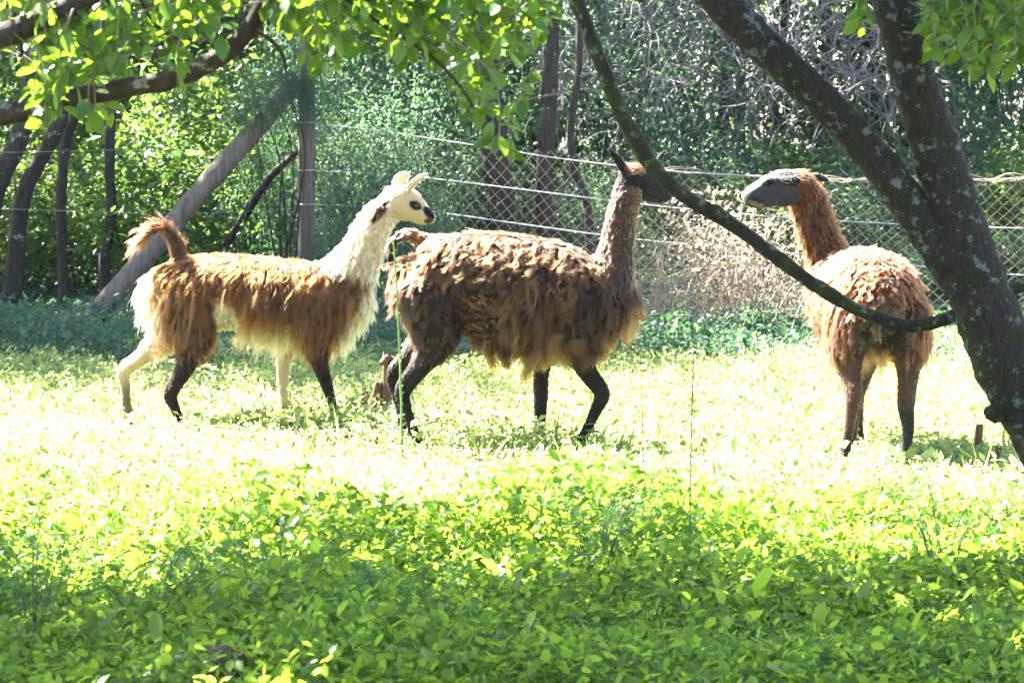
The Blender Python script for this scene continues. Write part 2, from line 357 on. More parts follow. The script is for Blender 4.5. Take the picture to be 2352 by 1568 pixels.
# the mass of wood behind everything
parts = []
for D, n in ((47, 9000), (53, 9000), (60, 8000)):
    x = rng.uniform(-.30 * D, .30 * D, n); z = rng.uniform(0, 8.0, n); y = D + rng.normal(0, 1.2, n)
    parts.append(leaves(np.stack([x, y, z + gz(x, y)], 1), .30 * rng.lognormal(0, .3, n), rng.uniform(0, 6.28, n), rng.normal(0, .8, n), rng.normal(0, .8, n)))
V, F = merge(parts)
tag(build('distant_woodland', V, F, M['bush_leaf'], None, True), 'dark mass of leaves deep in the forest behind everything', 'woodland', kind='stuff')

n = 85000; x = rng.uniform(-36, 16, n); y = rng.uniform(31.5, 80, n)  # unseen leaf layer added to shade the forest, gaps left for sun
k = ((y > np.where(x < -5.5, 38.5, 32)) | ((x > -13) & (x < -3.5) & (rng.random(n) < .5))) & (fnoise(x * .9, y * .9, 77) > -1.0); x, y = x[k], y[k]; n = len(x); z = rng.uniform(7.6, 10.6, n) + gz(x, y)
V, F = leaves(np.stack([x, y, z], 1), .46 * rng.lognormal(0, .3, n), rng.uniform(0, 6.28, n), rng.normal(0, .45, n), rng.normal(0, .45, n))
tag(build('shade_canopy', V, F, M['bush_leaf'], None, True), 'unseen leaf layer added over the forest behind the fence for shade', 'canopy', kind='stuff')
# forest trees: trunk, limbs and a crown above the picture
def forest_tree(label, path, width, D, crown, group=None, crown_dz=0.0, name='forest_tree', scale=1.05):
    """path: (u, v) from the foot upwards; goes on up to the crown"""
    P = [px(u, v, D) for u, v in path]
    P[0][2] = float(gz(P[0][0], D)) - .12
    d = P[-1] - P[-2]; d /= np.linalg.norm(d); d = d * .35 + np.array([0, 0, .65])
    top = P[-1].copy(); k = 0
    while top[2] < 6.6 + crown_dz:
        top = top + d * 1.1 + rng.normal(0, .1, 3) * [1, 1, 0]; P.append(top.copy())
    S = spline(P, 6); w = width / (FPX / D) / 2
    rad = np.interp(np.linspace(0, 1, len(S)), [0, .06, .5, 1], [w * 1.35, w, w * .85, w * .35])
    root = empty(name, tuple(P[0] + [0, 0, .12])); tag(root, label, 'tree', group)
    V, F = tube(S, rad, 9, .07, abs(int(D * 7 + path[0][0]))); build('trunk', V, F, M['bark_dark'], root)
    for i in range(3):
        a = rng.uniform(0, 6.28); s0 = S[int(len(S) * rng.uniform(.62, .8))]
        q = np.array([math.cos(a), math.sin(a), 0])
        V, F = tube(spline([s0, s0 + q * .7 + [0, 0, .6], s0 + q * 1.6 + [0, 0, 1.0], s0 + q * 2.2 + [0, 0, 1.6]], 4), np.linspace(w * .45, .012, 13), 6, .06, i); build('limb', V, F, M['bark_dark'], root)
    if crown is not None:
        c = obj('crown', CROWN[crown], root, tuple(top - origin(root) + [0, 0, .5])); c.rotation_euler[2] = rng.uniform(0, 6.28); c.scale = (scale,) * 3
    return root
forest_tree('dark leaning tree trunk at the far left beyond the fence', [(-60, 640), (-15, 450), (40, 330), (75, 180)], 50, 28.0, 1, scale=.6)
forest_tree('second dark leaning trunk among bushes left of the short trunk', [(20, 600), (50, 470), (90, 370), (140, 250)], 40, 28.3, 0, crown_dz=.5, scale=.35)
forest_tree('slim crooked tree trunk left of the leaning brace pole', [(243, 690), (240, 600), (256, 500), (252, 380), (258, 250)], 26, 28.6, 0, scale=.3)
forest_tree('dark slender trunk in the bushes left of the crooked trunk', [(150, 640), (140, 480), (150, 340), (180, 200)], 26, 28.6, 1, scale=.35)
forest_tree('thick dark trunk behind the netting left of the dark shaggy llama', [(1150, 660), (1150, 480), (1135, 350), (1120, 150)], 66, 28.4, 0, scale=.5)
forest_tree('straight dark trunk behind the netting above the shaggy back', [(1252, 650), (1250, 500), (1252, 380), (1262, 200), (1270, 60)], 42, 28.2, 1, scale=.5)
forest_tree('thin crooked trunk behind the netting beside the turned neck', [(1350, 640), (1352, 500), (1325, 400), (1310, 300), (1330, 150)], 20, 28.2, None)
forest_tree('grey trunk in the dark wood between the two lichen limbs', [(1650, 560), (1650, 400), (1662, 280), (1672, 100)], 30, 37.0, 0)
forest_tree('pale trunk in the dark wood behind the grey faced head', [(1885, 560), (1885, 380), (1895, 250), (1900, 80)], 32, 38.0, 1)
forest_tree('slender dark trunk in the wood beneath the hanging vines', [(1480, 560), (1484, 380), (1475, 250), (1470, 60)], 20, 36.0, 1)
g5 = ('dark trunk standing deep in the shaded forest', 'trunks deep in the forest')
for u, D, w in ((380, 41, 26), (520, 45, 24), (700, 40, 28), (920, 44, 24), (1060, 46, 22), (1390, 45, 22), (1560, 40, 18), (1780, 46, 24), (2000, 43, 24), (2140, 37, 26), (2290, 44, 22), (2450, 38, 26), (-120, 42, 26), (210, 50, 24), (830, 52, 24), (1250, 52, 24), (1700, 52, 24), (2200, 52, 24), (2650, 33, 30), (-740, 27.5, 34), (-900, 30, 34), (-640, 25.5, 34), (-1150, 27.5, 34)):  # near trees out of frame at left are added to shade the undergrowth
    forest_tree('dark trunk deep in the forest far behind ' + far_of(u) if D > 33 else 'unseen forest tree standing near the fence line', [(u, 600), (u + rng.normal(0, 6), 420), (u + rng.normal(0, 10), 240), (u + rng.normal(0, 14), 60)], w, D, int(rng.integers(0, 2)), g5[1], rng.uniform(-.3, 1.8), scale=1.3)

# ================================================================== fence
def tangle_(f, u, D):
    parts = []
    for i in range(6):
        a = f(u + rng.normal(0, 20), 560, D + .1); b = f(u + rng.normal(0, 50), 380, D + .05); c = f(u + rng.normal(0, 60), 220, D); a[2] = -.02
        parts.append(tube(spline([a, b, c], 6), np.linspace(.012, .004, 13), 5, .1, i))
    return merge(parts)
FD = 26.6
def wire_path(rows, dens=8, D=FD): return spline([px(u, v, D) for u, v in rows], dens)
fence = empty('wire_fence', tuple(px(1500, 748, FD))); fence.location[2] = 0
tag(fence, 'sagging chain link wire fence with plain strand wires behind the llamas', 'fence')
TOP = [(705, 283), (850, 298), (1000, 320), (1150, 343), (1300, 366), (1520, 391), (1750, 405), (1900, 411), (2100, 413), (2350, 410), (2600, 400), (2760, 392)]
MID = [(705, 392), (850, 398), (990, 410), (1190, 434), (1400, 460), (1600, 482), (1900, 506), (2350, 524), (2760, 520)]
LOW = [(705, 470), (850, 474), (1000, 487), (1200, 515), (1450, 548), (1650, 566), (1900, 588), (2350, 632), (2760, 632)]
for rows in (TOP, MID, LOW):
    V, F = tube(wire_path(rows), .0048, 5); build('strand_wire', V, F, M['wire'], fence)
for rows in ([(705, 345), (500, 355), (300, 345), (0, 350), (-300, 345)], [(705, 478), (400, 490), (0, 480), (-300, 480)], [(705, 250), (450, 262), (150, 255), (-300, 250)]):
    V, F = tube(wire_path(rows), .001, 5); build('strand_wire', V, F, M['wire'], fence)
tp = wire_path(TOP, 24); tx = tp[:, 0]
def topz(x): return np.interp(x, tx, tp[:, 2])
X0, X1 = tx[0] + .1, tx[-1]
def net_point(a, b):
    """a metres along, b 0..1.. down in metres from the top wire; slack makes it wander"""
    x = a + .03 * np.sin(b * 5 + a * 2.1); zt = topz(x); zb = .03
    up = .06 * (np.sin(a * 1.9 + .5) * .5 + .5) * np.exp(-((b - .0) / .15) ** 2)
    z = zt + up + (zb - zt) * b / 1.5
    return np.stack([x, FD + .05 * np.sin(a * 1.3 + b * 2.5) + .02 * np.sin(a * 5.1 + b * 7), z], -1)
parts = []; pitch = .115
bb = np.linspace(0, 1.5, 27)
for sgn in (-1, 1):
    for a0 in np.arange(X0 - 1.8, X1 + 1.8, pitch):
        aa = a0 + sgn * bb * 1.02; k = (aa > X0) & (aa < X1)
        if k.sum() < 3: continue
        parts.append(tube(net_point(aa[k], bb[k]), .0027, 3, cap=False))
V, F = merge(parts)
tag(build('netting', V, F, M['net'], fence), 'rusty diamond netting hung on the wires', kind='stuff')
# loose folded roll of netting along the top wire
parts = []
for i in range(46):
    a = rng.uniform(px(1500, 400, FD)[0], X1); ln = rng.uniform(.2, .55); t = np.linspace(0, 1, 8)
    x = a + ln * t; z = topz(x) + .05 * np.sin(t * math.pi * rng.uniform(.8, 2)) * rng.uniform(-.6, 1.1); y = FD + rng.normal(0, .02) + .03 * np.sin(t * 5)
    parts.append(tube(np.stack([x, y, z], 1), .0022, 3, cap=False))
V, F = merge(parts); tag(build('folded_netting', V, F, M['net'], fence), kind='stuff')
def pole(name, label, rows, widths, D, mat, cat, sides=12, bump=.025):
    P = np.array([px(u, v, d) for (u, v), d in zip(rows, D)]); S = spline(P, 6)
    rad = np.interp(np.linspace(0, 1, len(S)), np.linspace(0, 1, len(widths)), [w / (FPX / np.mean(D)) / 2 for w in widths])
    root = empty(name, tuple(P[0])); tag(root, label, cat)
    V, F = tube(S, rad, sides, bump, len(name)); build('shaft', V, F, mat, root)
    return root, S, rad
pr, S, rad = pole('fence_post', 'tall grey timber strainer post holding the fence wires', [(704, 752), (704, 500), (705, 250), (706, 64)], [42, 40, 40, 38], [FD - .02] * 4, M['wood_grey'], 'post')
for v in (283, 392, 470):
    q = px(705, v, FD); a = np.linspace(0, 6.6, 22)
    V, F = tube(np.stack([q[0] + .084 * np.cos(a), FD - .02 + .084 * np.sin(a), q[2] + .006 * a / 6], 1), .004, 4); build('wire_tie', V, F, M['wire'], pr)
br, S, rad = pole('brace_pole', 'stout weathered log leaning as a brace against the fence post', [(196, 750), (300, 632), (420, 488), (520, 372), (600, 282), (684, 190)], [54, 52, 50, 48, 46, 42], [26.1, 26.15, 26.2, 26.3, 26.4, 26.5], M['wood_grey'], 'pole')
rr, S, rad = pole('dead_branch', 'dark dead branch propped against the grey fence post', [(520, 560), (566, 490), (600, 436), (625, 402), (652, 375), (690, 345)], [22, 20, 18, 18, 15, 12], [28.2, 27.8, 27.5, 27.2, 27.0, 26.7], M['bark_dark'], 'branch', 8, .1)
# creeper over the top of the post and brace
xc = px(650, 0, 26.15); cr = empty('creeper', tuple(px(640, 240, 26.2))); tag(cr, 'bluish leafy creeper hanging over the top of the brace pole', 'creeper')
for (u, v, w, h) in ((640, 215, .42, .36), (740, 240, .3, .3), (560, 255, .26, .2), (690, 160, .36, .26)):
    f = obj('foliage', BUSH[1], cr, tuple(px(u, v, 26.15) - origin(cr))); f.scale = (w, .22, h); f.rotation_euler[1] = rng.uniform(-.3, .3)
V, F = tangle_(px, 650, 26.3); build('stem', V, F, M['bark_dark'], cr)
# post beyond the right edge that the wires run to
pole('fence_post', 'grey timber fence post at the far end of the sagging wires', [(2756, 752), (2756, 560), (2757, 370)], [40, 38, 38], [FD + .02] * 3, M['wood_grey'], 'post')

# ================================================================== vines and dry brush
def tangle(n, u0, u1, v0, v1, D0, D1, seg, step, fall, r0, r1, seed, sides=4):
    g = np.random.default_rng(seed); parts = []
    for i in range(n):
        p = px(g.uniform(u0, u1), g.uniform(v0, v1), g.uniform(D0, D1)); d = np.array([g.normal(0, .7), g.normal(0, .4), -fall * g.uniform(.3, 1.2)]); P = [p]
        for k in range(seg):
            d = d + g.normal(0, .42, 3); d[2] -= fall * .12; d /= np.linalg.norm(d); P.append(P[-1] + d * step * g.uniform(.6, 1.3))
        parts.append(tube(spline(P, 2), np.linspace(r0, r1, seg * 2 + 1) * g.uniform(.6, 1.3), sides))
    return merge(parts)
V, F = tangle(620, 1260, 2120, -260, 200, 28.5, 33, 8, .17, .55, .007, .0025, 71)
r = empty('vine_tangle', tuple(px(1700, 0, 31))); tag(r, 'grey tangle of dry hanging vines draped over the dark forest', 'vines')
tag(build('stem', V, F, M['vine'], r), kind='stuff')
V, F = tangle(120, 700, 1320, -160, 60, 29, 32, 7, .17, .6, .005, .002, 72)
tag(build('stem', V, F, M['vine'], r), kind='stuff')
n = 5200; k = rng.random(n)
P = np.array([px(u, v, d) for u, v, d in zip(rng.normal(1420, 190, n), rng.normal(140, 120, n), rng.uniform(29, 33, n))])
V, F = leaves(P, .06 * rng.lognormal(0, .25, n), rng.uniform(0, 6.28, n), rng.normal(-.3, .5, n), rng.normal(0, .5, n))
tag(build('foliage', V, F, M['blue_leaf'], r), kind='stuff')
g = np.random.default_rng(73); parts = []
for i in range(300):
    x = px(g.uniform(1470, 1870), 700, 24.6)[0]; y = 24.6 + g.normal(0, .35); a = g.uniform(0, 6.28); hh = g.uniform(.3, 1.15) * (1 - .4 * abs(x - px(1670, 0, 24.6)[0])) * (.8 + .3 * math.sin(x * 7))
    q = np.array([math.cos(a), math.sin(a) * .7, 0]); b = np.array([x, y, float(gz(x, y)) - .02])
    parts.append(tube(spline([b, b + q * .12 + [0, 0, hh * .5], b + q * g.uniform(.2, .4) + [0, 0, hh], b + q * g.uniform(.45, .8) + [g.normal(0, .1), 0, hh * g.uniform(.6, .95)]], 4), np.linspace(.005, .002, 13), 4))
V, F = merge(parts)
x = px(1670, 0, 24.6)[0]; r = empty('dry_bramble', (x, 24.6, float(gz(x, 24.6)))); tag(r, 'heap of dry tan brambles by the fence between two llamas', 'bramble')
tag(build('stem', V, F, M['drytwig'], r), kind='stuff')
n = 3600; u = rng.normal(1660, 105, n); v = np.clip(rng.normal(590, 75, n), 440, 750)
P = np.array([px(a, b, d) for a, b, d in zip(u, v, 24.6 + rng.normal(0, .35, n))])
V, F = leaves(P, .042 * rng.lognormal(0, .3, n), rng.uniform(0, 6.28, n), rng.normal(-.3, .7, n), rng.normal(0, .7, n)); tag(build('dry_leaves', V, F, M['dry_leaf'], r), kind='stuff')
# ================================================================== llamas
def loft(rings, side, sides=18, m=4):
    """rings: rows (x, y, z, half width along side, half height across); closed round ends"""
    R = spline(np.asarray(rings, float), m); P = R[:, :3]
    T = np.gradient(P, axis=0); T /= np.linalg.norm(T, axis=1)[:, None] + 1e-12
    S = np.broadcast_to(np.asarray(side, float), T.shape); S = S - (S * T).sum(1)[:, None] * T; S /= np.linalg.norm(S, axis=1)[:, None]
    U = np.cross(S, T)
    a, b = np.maximum(R[:, 3], .004), np.maximum(R[:, 4], .004)
    def cap(i, sgn):
        r = min(a[i], b[i]) * 0.8; out = []
        for q in (0.45, 0.8, 0.97):
            k = math.sqrt(1 - q * q); out.append((P[i] + sgn * T[i] * r * q, a[i] * k, b[i] * k, S[i], U[i]))
        return out
    st = cap(0, -1)[::-1] + [(P[i], a[i], b[i], S[i], U[i]) for i in range(len(P))] + cap(-1, 1)
    ang = np.linspace(0, 2 * math.pi, sides, endpoint=False)
    V = np.concatenate([p + np.cos(ang)[:, None] * aa * s + np.sin(ang)[:, None] * bb * u for p, aa, bb, s, u in st])
    n = len(st); i = np.arange(n - 1)[:, None] * sides; j = np.arange(sides)[None]; j2 = (j + 1) % sides
    F = [tuple(f) for f in np.stack([i + j, i + j2, i + sides + j2, i + sides + j], -1).reshape(-1, 4)]
    F.append(tuple(range(sides))[::-1]); F.append(tuple(range((n - 1) * sides, n * sides)))
    return V, F, R
REG = ['torso', 'upper', 'lower', 'neck', 'head', 'ear', 'tail']
def llama_body(parts, voxel=0.0105, smooth=3):
    """parts: (region per ring or one region, rings, side vector). One continuous surface by voxel union"""
    Vs, Fs, n, C, CR, CG = [], [], 0, [], [], []
    for reg, rings, side in parts:
        V, F, R = loft(rings, side)
        Vs.append(V); Fs += [tuple(x + n for x in f) for f in F]; n += len(V)
        regs = reg if isinstance(reg, list) else [reg] * len(rings)
        for i in range(len(R)):
            C.append(R[i, :3]); CR.append((R[i, 3] + R[i, 4]) / 2); CG.append(REG.index(regs[min(len(regs) - 1, (i + 2) // 4)]))
    me = bpy.data.meshes.new('tmp'); me.from_pydata(np.concatenate(Vs).tolist(), [], Fs)
    o = bpy.data.objects.new('tmp', me); col.objects.link(o)
    md = o.modifiers.new('r', 'REMESH'); md.mode = 'VOXEL'; md.voxel_size = voxel
    ms = o.modifiers.new('s', 'SMOOTH'); ms.factor = 0.5; ms.iterations = smooth
    dg = bpy.context.evaluated_depsgraph_get(); dg.update()
    ev = bpy.data.meshes.new_from_object(o.evaluated_get(dg))
    nv = len(ev.vertices); V = np.empty(nv * 3, np.float32); ev.vertices.foreach_get('co', V); V = V.reshape(-1, 3).astype(float)
    ev.calc_loop_triangles(); Tn = np.empty(len(ev.loop_triangles) * 3, np.int32); ev.loop_triangles.foreach_get('vertices', Tn); Tn = Tn.reshape(-1, 3)
    bpy.data.objects.remove(o); bpy.data.meshes.remove(me); bpy.data.meshes.remove(ev)
    C, CR, CG = np.array(C), np.array(CR), np.array(CG)
    reg = np.empty(nv, int)
    for k in range(0, nv, 4000):
        d = np.linalg.norm(V[k:k + 4000, None] - C[None], axis=2) / CR[None] ** 0.9
        reg[k:k + 4000] = CG[d.argmin(1)]
    return V, Tn, reg
def grow_fur(V, T, reg, spec, colour, length, flow, seed, K=7):
    """spec[region] = (locks per m2, hairs per lock, lock radius, lift, gravity, wave amplitude, hair radius, clump)"""
    r = np.random.default_rng(seed)
    A, B, Cc = V[T[:, 0]], V[T[:, 1]], V[T[:, 2]]
    nrm = np.cross(B - A, Cc - A); area = np.linalg.norm(nrm, axis=1) / 2; nrm /= (2 * area[:, None] + 1e-12)
    treg = reg[T[:, 0]]
    bvh = BVHTree.FromPolygons(V.tolist(), T.tolist())
    PP, RR, CC = [], [], []
    for name, (dens, hp, lr, lift, grav, wave, hr, clump) in spec.items():
        idx = np.where(treg == REG.index(name))[0]
        if not len(idx): continue
        n = max(1, int(area[idx].sum() * dens))
        f = r.choice(idx, n, p=area[idx] / area[idx].sum())
        a, b = r.random(n), r.random(n); sw = a + b > 1; a[sw], b[sw] = 1 - a[sw], 1 - b[sw]
        p0 = A[f] + a[:, None] * (B[f] - A[f]) + b[:, None] * (Cc[f] - A[f]); nn = nrm[f]
        L = length(p0, name) * r.lognormal(-.05, .3, n)
        keep = L > 0.002; p0, nn, L = p0[keep], nn[keep], L[keep]; n = len(p0)
        if n == 0: continue
        fl = flow(p0, nn, name) + r.normal(0, .25, (n, 3))
        fl -= (fl * nn).sum(1)[:, None] * nn; fl /= np.linalg.norm(fl, axis=1)[:, None] + 1e-9
        d = fl * (1 - lift) + nn * lift; d /= np.linalg.norm(d, axis=1)[:, None]
        side = np.cross(d, nn); side /= np.linalg.norm(side, axis=1)[:, None] + 1e-9
        G = np.empty((n, K, 3)); G[:, 0] = p0 - nn * 0.004; ph = r.uniform(0, 6.28, n); fq = r.uniform(4, 8, n); wa = wave * r.uniform(.3, 1.4, n)
        p = p0.copy()
        for k in range(1, K):
            d = d + np.array([0, 0, -grav]) / K * 3; d /= np.linalg.norm(d, axis=1)[:, None]
            p = p + d * (L / (K - 1))[:, None]
            t = k / (K - 1)
            G[:, k] = p + side * (wa * np.sin(ph + fq * t) * t ** .5)[:, None] + nn * (wa * .5 * np.cos(ph + fq * t) * t)[:, None]
        if name in ('torso', 'upper', 'neck') and L.mean() > .03:
            for i in range(n):
                for k in range(1, K):
                    q, qn, _, dist = bvh.find_nearest(Vector(G[i, k]), 0.12)
                    if q is not None:
                        s = (Vector(G[i, k]) - q).dot(qn); need = 0.004 + 0.016 * k / K
                        if s < need: G[i, k] += np.array(qn) * (need - s)
        base = colour(p0, name) * .3; lockc = r.lognormal(0, .5, n) if hp > 4 else np.ones(n)
        # children
        tt = np.linspace(0, 1, K)
        t1 = np.cross(nn, np.array([.31, .22, .92])); t1 /= np.linalg.norm(t1, axis=1)[:, None]; t2 = np.cross(nn, t1)
        for h in range(hp):
            rad = lr * np.sqrt(r.random(n)); an = r.uniform(0, 6.28, n)
            off = t1 * (rad * np.cos(an))[:, None] + t2 * (rad * np.sin(an))[:, None]
            sc_ = r.uniform(.65, 1.12, n)
            H = G[:, :1] + (G - G[:, :1]) * sc_[:, None, None]
            H = H + off[:, None] * (1 - clump * tt ** .8)[None, :, None]
            fz = r.normal(0, 1, (n, 3)) * (L * .07)[:, None]
            H = H + fz[:, None] * (tt ** 1.5)[None, :, None]
            PP.append(H); RR.append(np.broadcast_to(hr * (1 - .72 * tt), (n, K)) * r.uniform(.7, 1.25, n)[:, None])
            cc = base[:, 0, None, :] * (1 - tt)[None, :, None] + base[:, 1, None, :] * tt[None, :, None]
            CC.append(cc * lockc[:, None, None] * r.uniform(.8, 1.18, (n, 1, 1)))
    return np.concatenate(PP), np.concatenate(RR), np.concatenate(CC)
def fur_object(name, P, R, Cc, parent):
    n, K = R.shape
    hc = bpy.data.hair_curves.new(name); hc.add_curves([K] * n)
    hc.attributes['position'].data.foreach_set('vector', (P - origin(parent)).astype(np.float32).ravel())
    ra = hc.attributes.get('radius') or hc.attributes.new('radius', 'FLOAT', 'POINT')
    ra.data.foreach_set('value', R.astype(np.float32).ravel())
    ca = hc.attributes.new('Col', 'FLOAT_COLOR', 'POINT'); c4 = np.ones((n, K, 4), np.float32); c4[..., :3] = np.clip(Cc, .003, .95); ca.data.foreach_set('color', c4.ravel())
    hc.materials.append(M['wool'])
    return tag(obj(name, hc, parent), kind='stuff')
def mixc(c1, c2, f): return c1 * (1 - f[:, None]) + c2 * f[:, None]
def sstep(x, a, b):
    t = np.clip((x - a) / (b - a), 0, 1); return t * t * (3 - 2 * t)
def ball(c, r, n=10, squash=(1, 1, 1)):
    th = np.linspace(0, math.pi, n); ph = np.linspace(0, 2 * math.pi, n * 2, endpoint=False)
    V = np.stack([np.sin(th)[:, None] * np.cos(ph), np.sin(th)[:, None] * np.sin(ph), np.repeat(np.cos(th)[:, None], n * 2, 1)], -1).reshape(-1, 3)
    s = n * 2; i = np.arange(n - 1)[:, None] * s; j = np.arange(s)[None]
    F = np.stack([i + j, i + s + j, i + s + (j + 1) % s, i + (j + 1) % s], -1).reshape(-1, 4)
    return np.asarray(c) + V * r * np.asarray(squash), F
def hoof(p, fwd, parent):
    """two padded toes with a dark nail each"""
    fwd = np.asarray(fwd, float); fwd /= np.linalg.norm(fwd); sd = np.array([fwd[1], -fwd[0], 0]); out = []
    for s in (-1, 1):
        b = np.asarray(p) + sd * s * .018
        path = [b + [0, 0, .05], b + fwd * .02 + [0, 0, .03], b + fwd * .05 + [0, 0, .018], b + fwd * .075 + [0, 0, .006]]
        out.append(tube(spline(path, 3), np.interp(np.linspace(0, 1, 10), [0, .6, 1], [.02, .019, .006]), 8))
    V, F = merge(out); return build('hoof', V, F, M['hoof'], parent)
def P3(rows, D, s=0.0):
    """rows (u, v, depth offset, half width m, half height m) -> rings"""
    return [[*px(u, v, D + s + o), a, b] for u, v, o, a, b in rows]

# ---------------- llama walking, cream neck
D1 = 17.0; s1 = FPX / D1
Yv = np.array([0, 1.0, 0]); Xv = np.array([1.0, 0, 0])
def tor(rows, D): return [[*px(u, (a + b) / 2, D + o), w, (b - a) / 2 / (FPX / D)] for u, a, b, w, o in rows]
def leg(rows, D, side): return P3([(u, v, 0, r, r2) for u, v, r, r2 in rows], D, side)
UL = ['upper', 'upper', 'upper', 'lower', 'lower', 'lower', 'lower', 'lower']
parts1 = [
 ('torso', tor([(352, 628, 730, .10, 0), (385, 604, 752, .17, 0), (440, 592, 762, .2, 0), (520, 588, 752, .21, 0), (600, 593, 762, .23, 0), (680, 602, 776, .23, 0), (740, 606, 780, .2, 0), (790, 612, 772, .165, 0), (822, 625, 740, .11, 0)], D1), Yv),
 (UL, leg([(420, 680, .11, .17), (437, 735, .11, .16), (445, 790, .085, .105), (425, 845, .05, .055), (392, 902, .036, .045), (400, 932, .028, .032), (415, 968, .026, .028), (424, 990, .036, .04)], D1, -.10), Yv),
 (UL, leg([(400, 690, .11, .14), (395, 740, .10, .12), (370, 785, .07, .09), (325, 820, .045, .05), (286, 852, .034, .042), (288, 885, .026, .03), (290, 925, .026, .028), (296, 968, .036, .04)], D1, .12), Yv),
 (UL, leg([(750, 690, .11, .17), (740, 745, .09, .14), (730, 795, .065, .085), (735, 835, .045, .05), (747, 872, .036, .04), (757, 905, .028, .03), (768, 945, .025, .027), (776, 990, .036, .04)], D1, -.09), Yv),
 (UL, leg([(700, 690, .10, .15), (680, 745, .08, .11), (660, 790, .05, .065), (652, 835, .04, .042), (650, 870, .033, .037), (651, 905, .026, .028), (655, 945, .025, .027), (660, 970, .036, .04)], D1, .1), Yv),
 ('neck', P3([(775, 665, 0, .15, .17), (808, 622, 0, .12, .15), (832, 578, 0, .095, .12), (850, 538, 0, .085, .1), (872, 500, .01, .078, .088), (898, 470, .015, .07, .08)], D1), Yv),
 ('head', P3([(903, 462, .015, .07, .085), (922, 464, .02, .078, .1), (942, 474, .025, .072, .095), (960, 486, .03, .055, .07), (974, 495, .03, .046, .058), (984, 499, .03, .042, .048), (990, 502, .03, .034, .034)], D1), Yv),
 ('ear', P3([(926, 446, -.035, .022, .022), (942, 428, -.045, .012, .026), (958, 414, -.05, .011, .024), (970, 405, -.05, .010, .019), (977, 400, -.05, .008, .008)], D1), Yv),
 ('ear', P3([(910, 440, .075, .02, .024), (912, 424, .095, .015, .036), (920, 412, .1, .013, .042), (931, 404, .1, .012, .032), (940, 400, .1, .008, .012)], D1), Yv),
 ('tail', P3([(412, 605, 0, .05, .05), (408, 575, 0, .038, .04), (398, 545, 0, .03, .034), (382, 525, 0, .026, .03), (360, 523, 0, .022, .026), (338, 538, 0, .016, .018), (320, 552, 0, .01, .01)], D1), Yv)]
def shade_noise(p, seed, f=14):
    r = np.random.default_rng(seed); z = np.zeros(len(p))
    for i in range(6):
        w = r.normal(0, f, 3); z += np.sin(p @ w + r.uniform(0, 6.28)) / 6 ** .5
    return z
BROWN, DARK, CREAM, WHITE, BLACK = (np.array(c) for c in ((.21, .07, .010), (.05, .021, .007), (.98, .66, .36), (1.2, .94, .66), (.012, .010, .010)))
def inell(u, v, cu, cv, ru, rv, a=0.0):
    x, y = u - cu, v - cv; c, s = math.cos(a), math.sin(a)
    return ((x * c + y * s) / ru) ** 2 + ((-x * s + y * c) / rv) ** 2
def col1(p, name):
    u, v = uv_of(p); n = len(p); far = p[:, 1] - D1
    nz = shade_noise(p, 3)
    c = np.tile(BROWN, (n, 1)) * (1 + .22 * nz)[:, None]
    c = mixc(c, np.tile(BROWN * .55, (n, 1)), sstep(v, 690, 800) * sstep(u, 540, 480))
    c = mixc(c, np.tile(WHITE, (n, 1)), sstep(inell(u, v, 526, 750, 30, 72, -.25) + .25 * nz, 1.3, .75))               # pale flank
    c = mixc(c, np.tile(CREAM, (n, 1)), sstep(v + 12 * nz, 738, 764) * sstep(u, 490, 515) * sstep(u, 700, 660))       # pale belly, with the lit cream of the fringe put into the coat
    c = mixc(c, np.tile(CREAM * 1.15, (n, 1)), sstep(u - .12 * (v - 640) + 8 * nz, 366, 342) * (1 if name != 'tail' else 0))  # pale rump edge
    if name in ('neck', 'head', 'ear', 'torso'):
        f = sstep(u + .42 * (v - 600) - 6 * nz, 798, 812) if name == 'torso' else np.ones(n)
        front = sstep(u - .75 * (700 - v) + 8 * nz, 812, 832)
        c = mixc(c, np.tile(WHITE * np.array([1, .93, .8]), (n, 1)), np.maximum(front, 0) if name == 'torso' else sstep(v + 10 * nz - .35 * (u - 790), 650, 614))
    if name in ('neck', 'head'):
        band = sstep(inell(u, v, 868, 490, 40, 13, -.86) + .3 * nz, 1.3, .7)
        c = mixc(c, np.tile(DARK * .8, (n, 1)), band)
        ridge = sstep(inell(u, v, 850, 478, 50, 14, -.8) + .3 * nz, 1.4, .7); c = mixc(c, np.tile(BROWN * 1.3, (n, 1)), ridge * .6)
    if name == 'head':
        c = mixc(c, np.tile(BLACK * 1.4, (n, 1)), sstep(inell(u, v, 954, 472, 15, 10, .5), 1.35, .85))
        c = mixc(c, np.tile(BLACK, (n, 1)), sstep(inell(u, v, 985, 489, 17, 9, .85), 1.35, .85))
        c = mixc(c, np.tile(np.array([.16, .09, .06]), (n, 1)), sstep(inell(u, v, 985, 507, 11, 6.5, -.2), 1.5, .7))
    if name in ('upper', 'lower'):
        near = far < 0.0
        lo = np.where(near, 1.0, 0.0)
        c = mixc(c, np.tile(DARK * .75, (n, 1)), lo * sstep(v + 12 * nz, 770, 830) * (1 if name == 'lower' else .75))
        c = mixc(c, np.tile(CREAM * 1.2, (n, 1)), (1 - lo) * sstep(v + 10 * nz, 745, 775))
        if name == 'lower': c = mixc(c, np.tile(np.array([.13, .085, .05]), (n, 1)), (1 - lo) * sstep(v + 15 * nz, 850, 930) * sstep(u, 400, 380) * .8)
    if name == 'tail':
        c = mixc(np.tile(np.array([.13, .045, .012]), (n, 1)), np.tile(DARK, (n, 1)), sstep(u, 340, 395) * .7)
    return c
def colour1(p, name):
    c = col1(p, name); return np.stack([c, c * np.array([1.28, 1.25, 1.2])], 1)
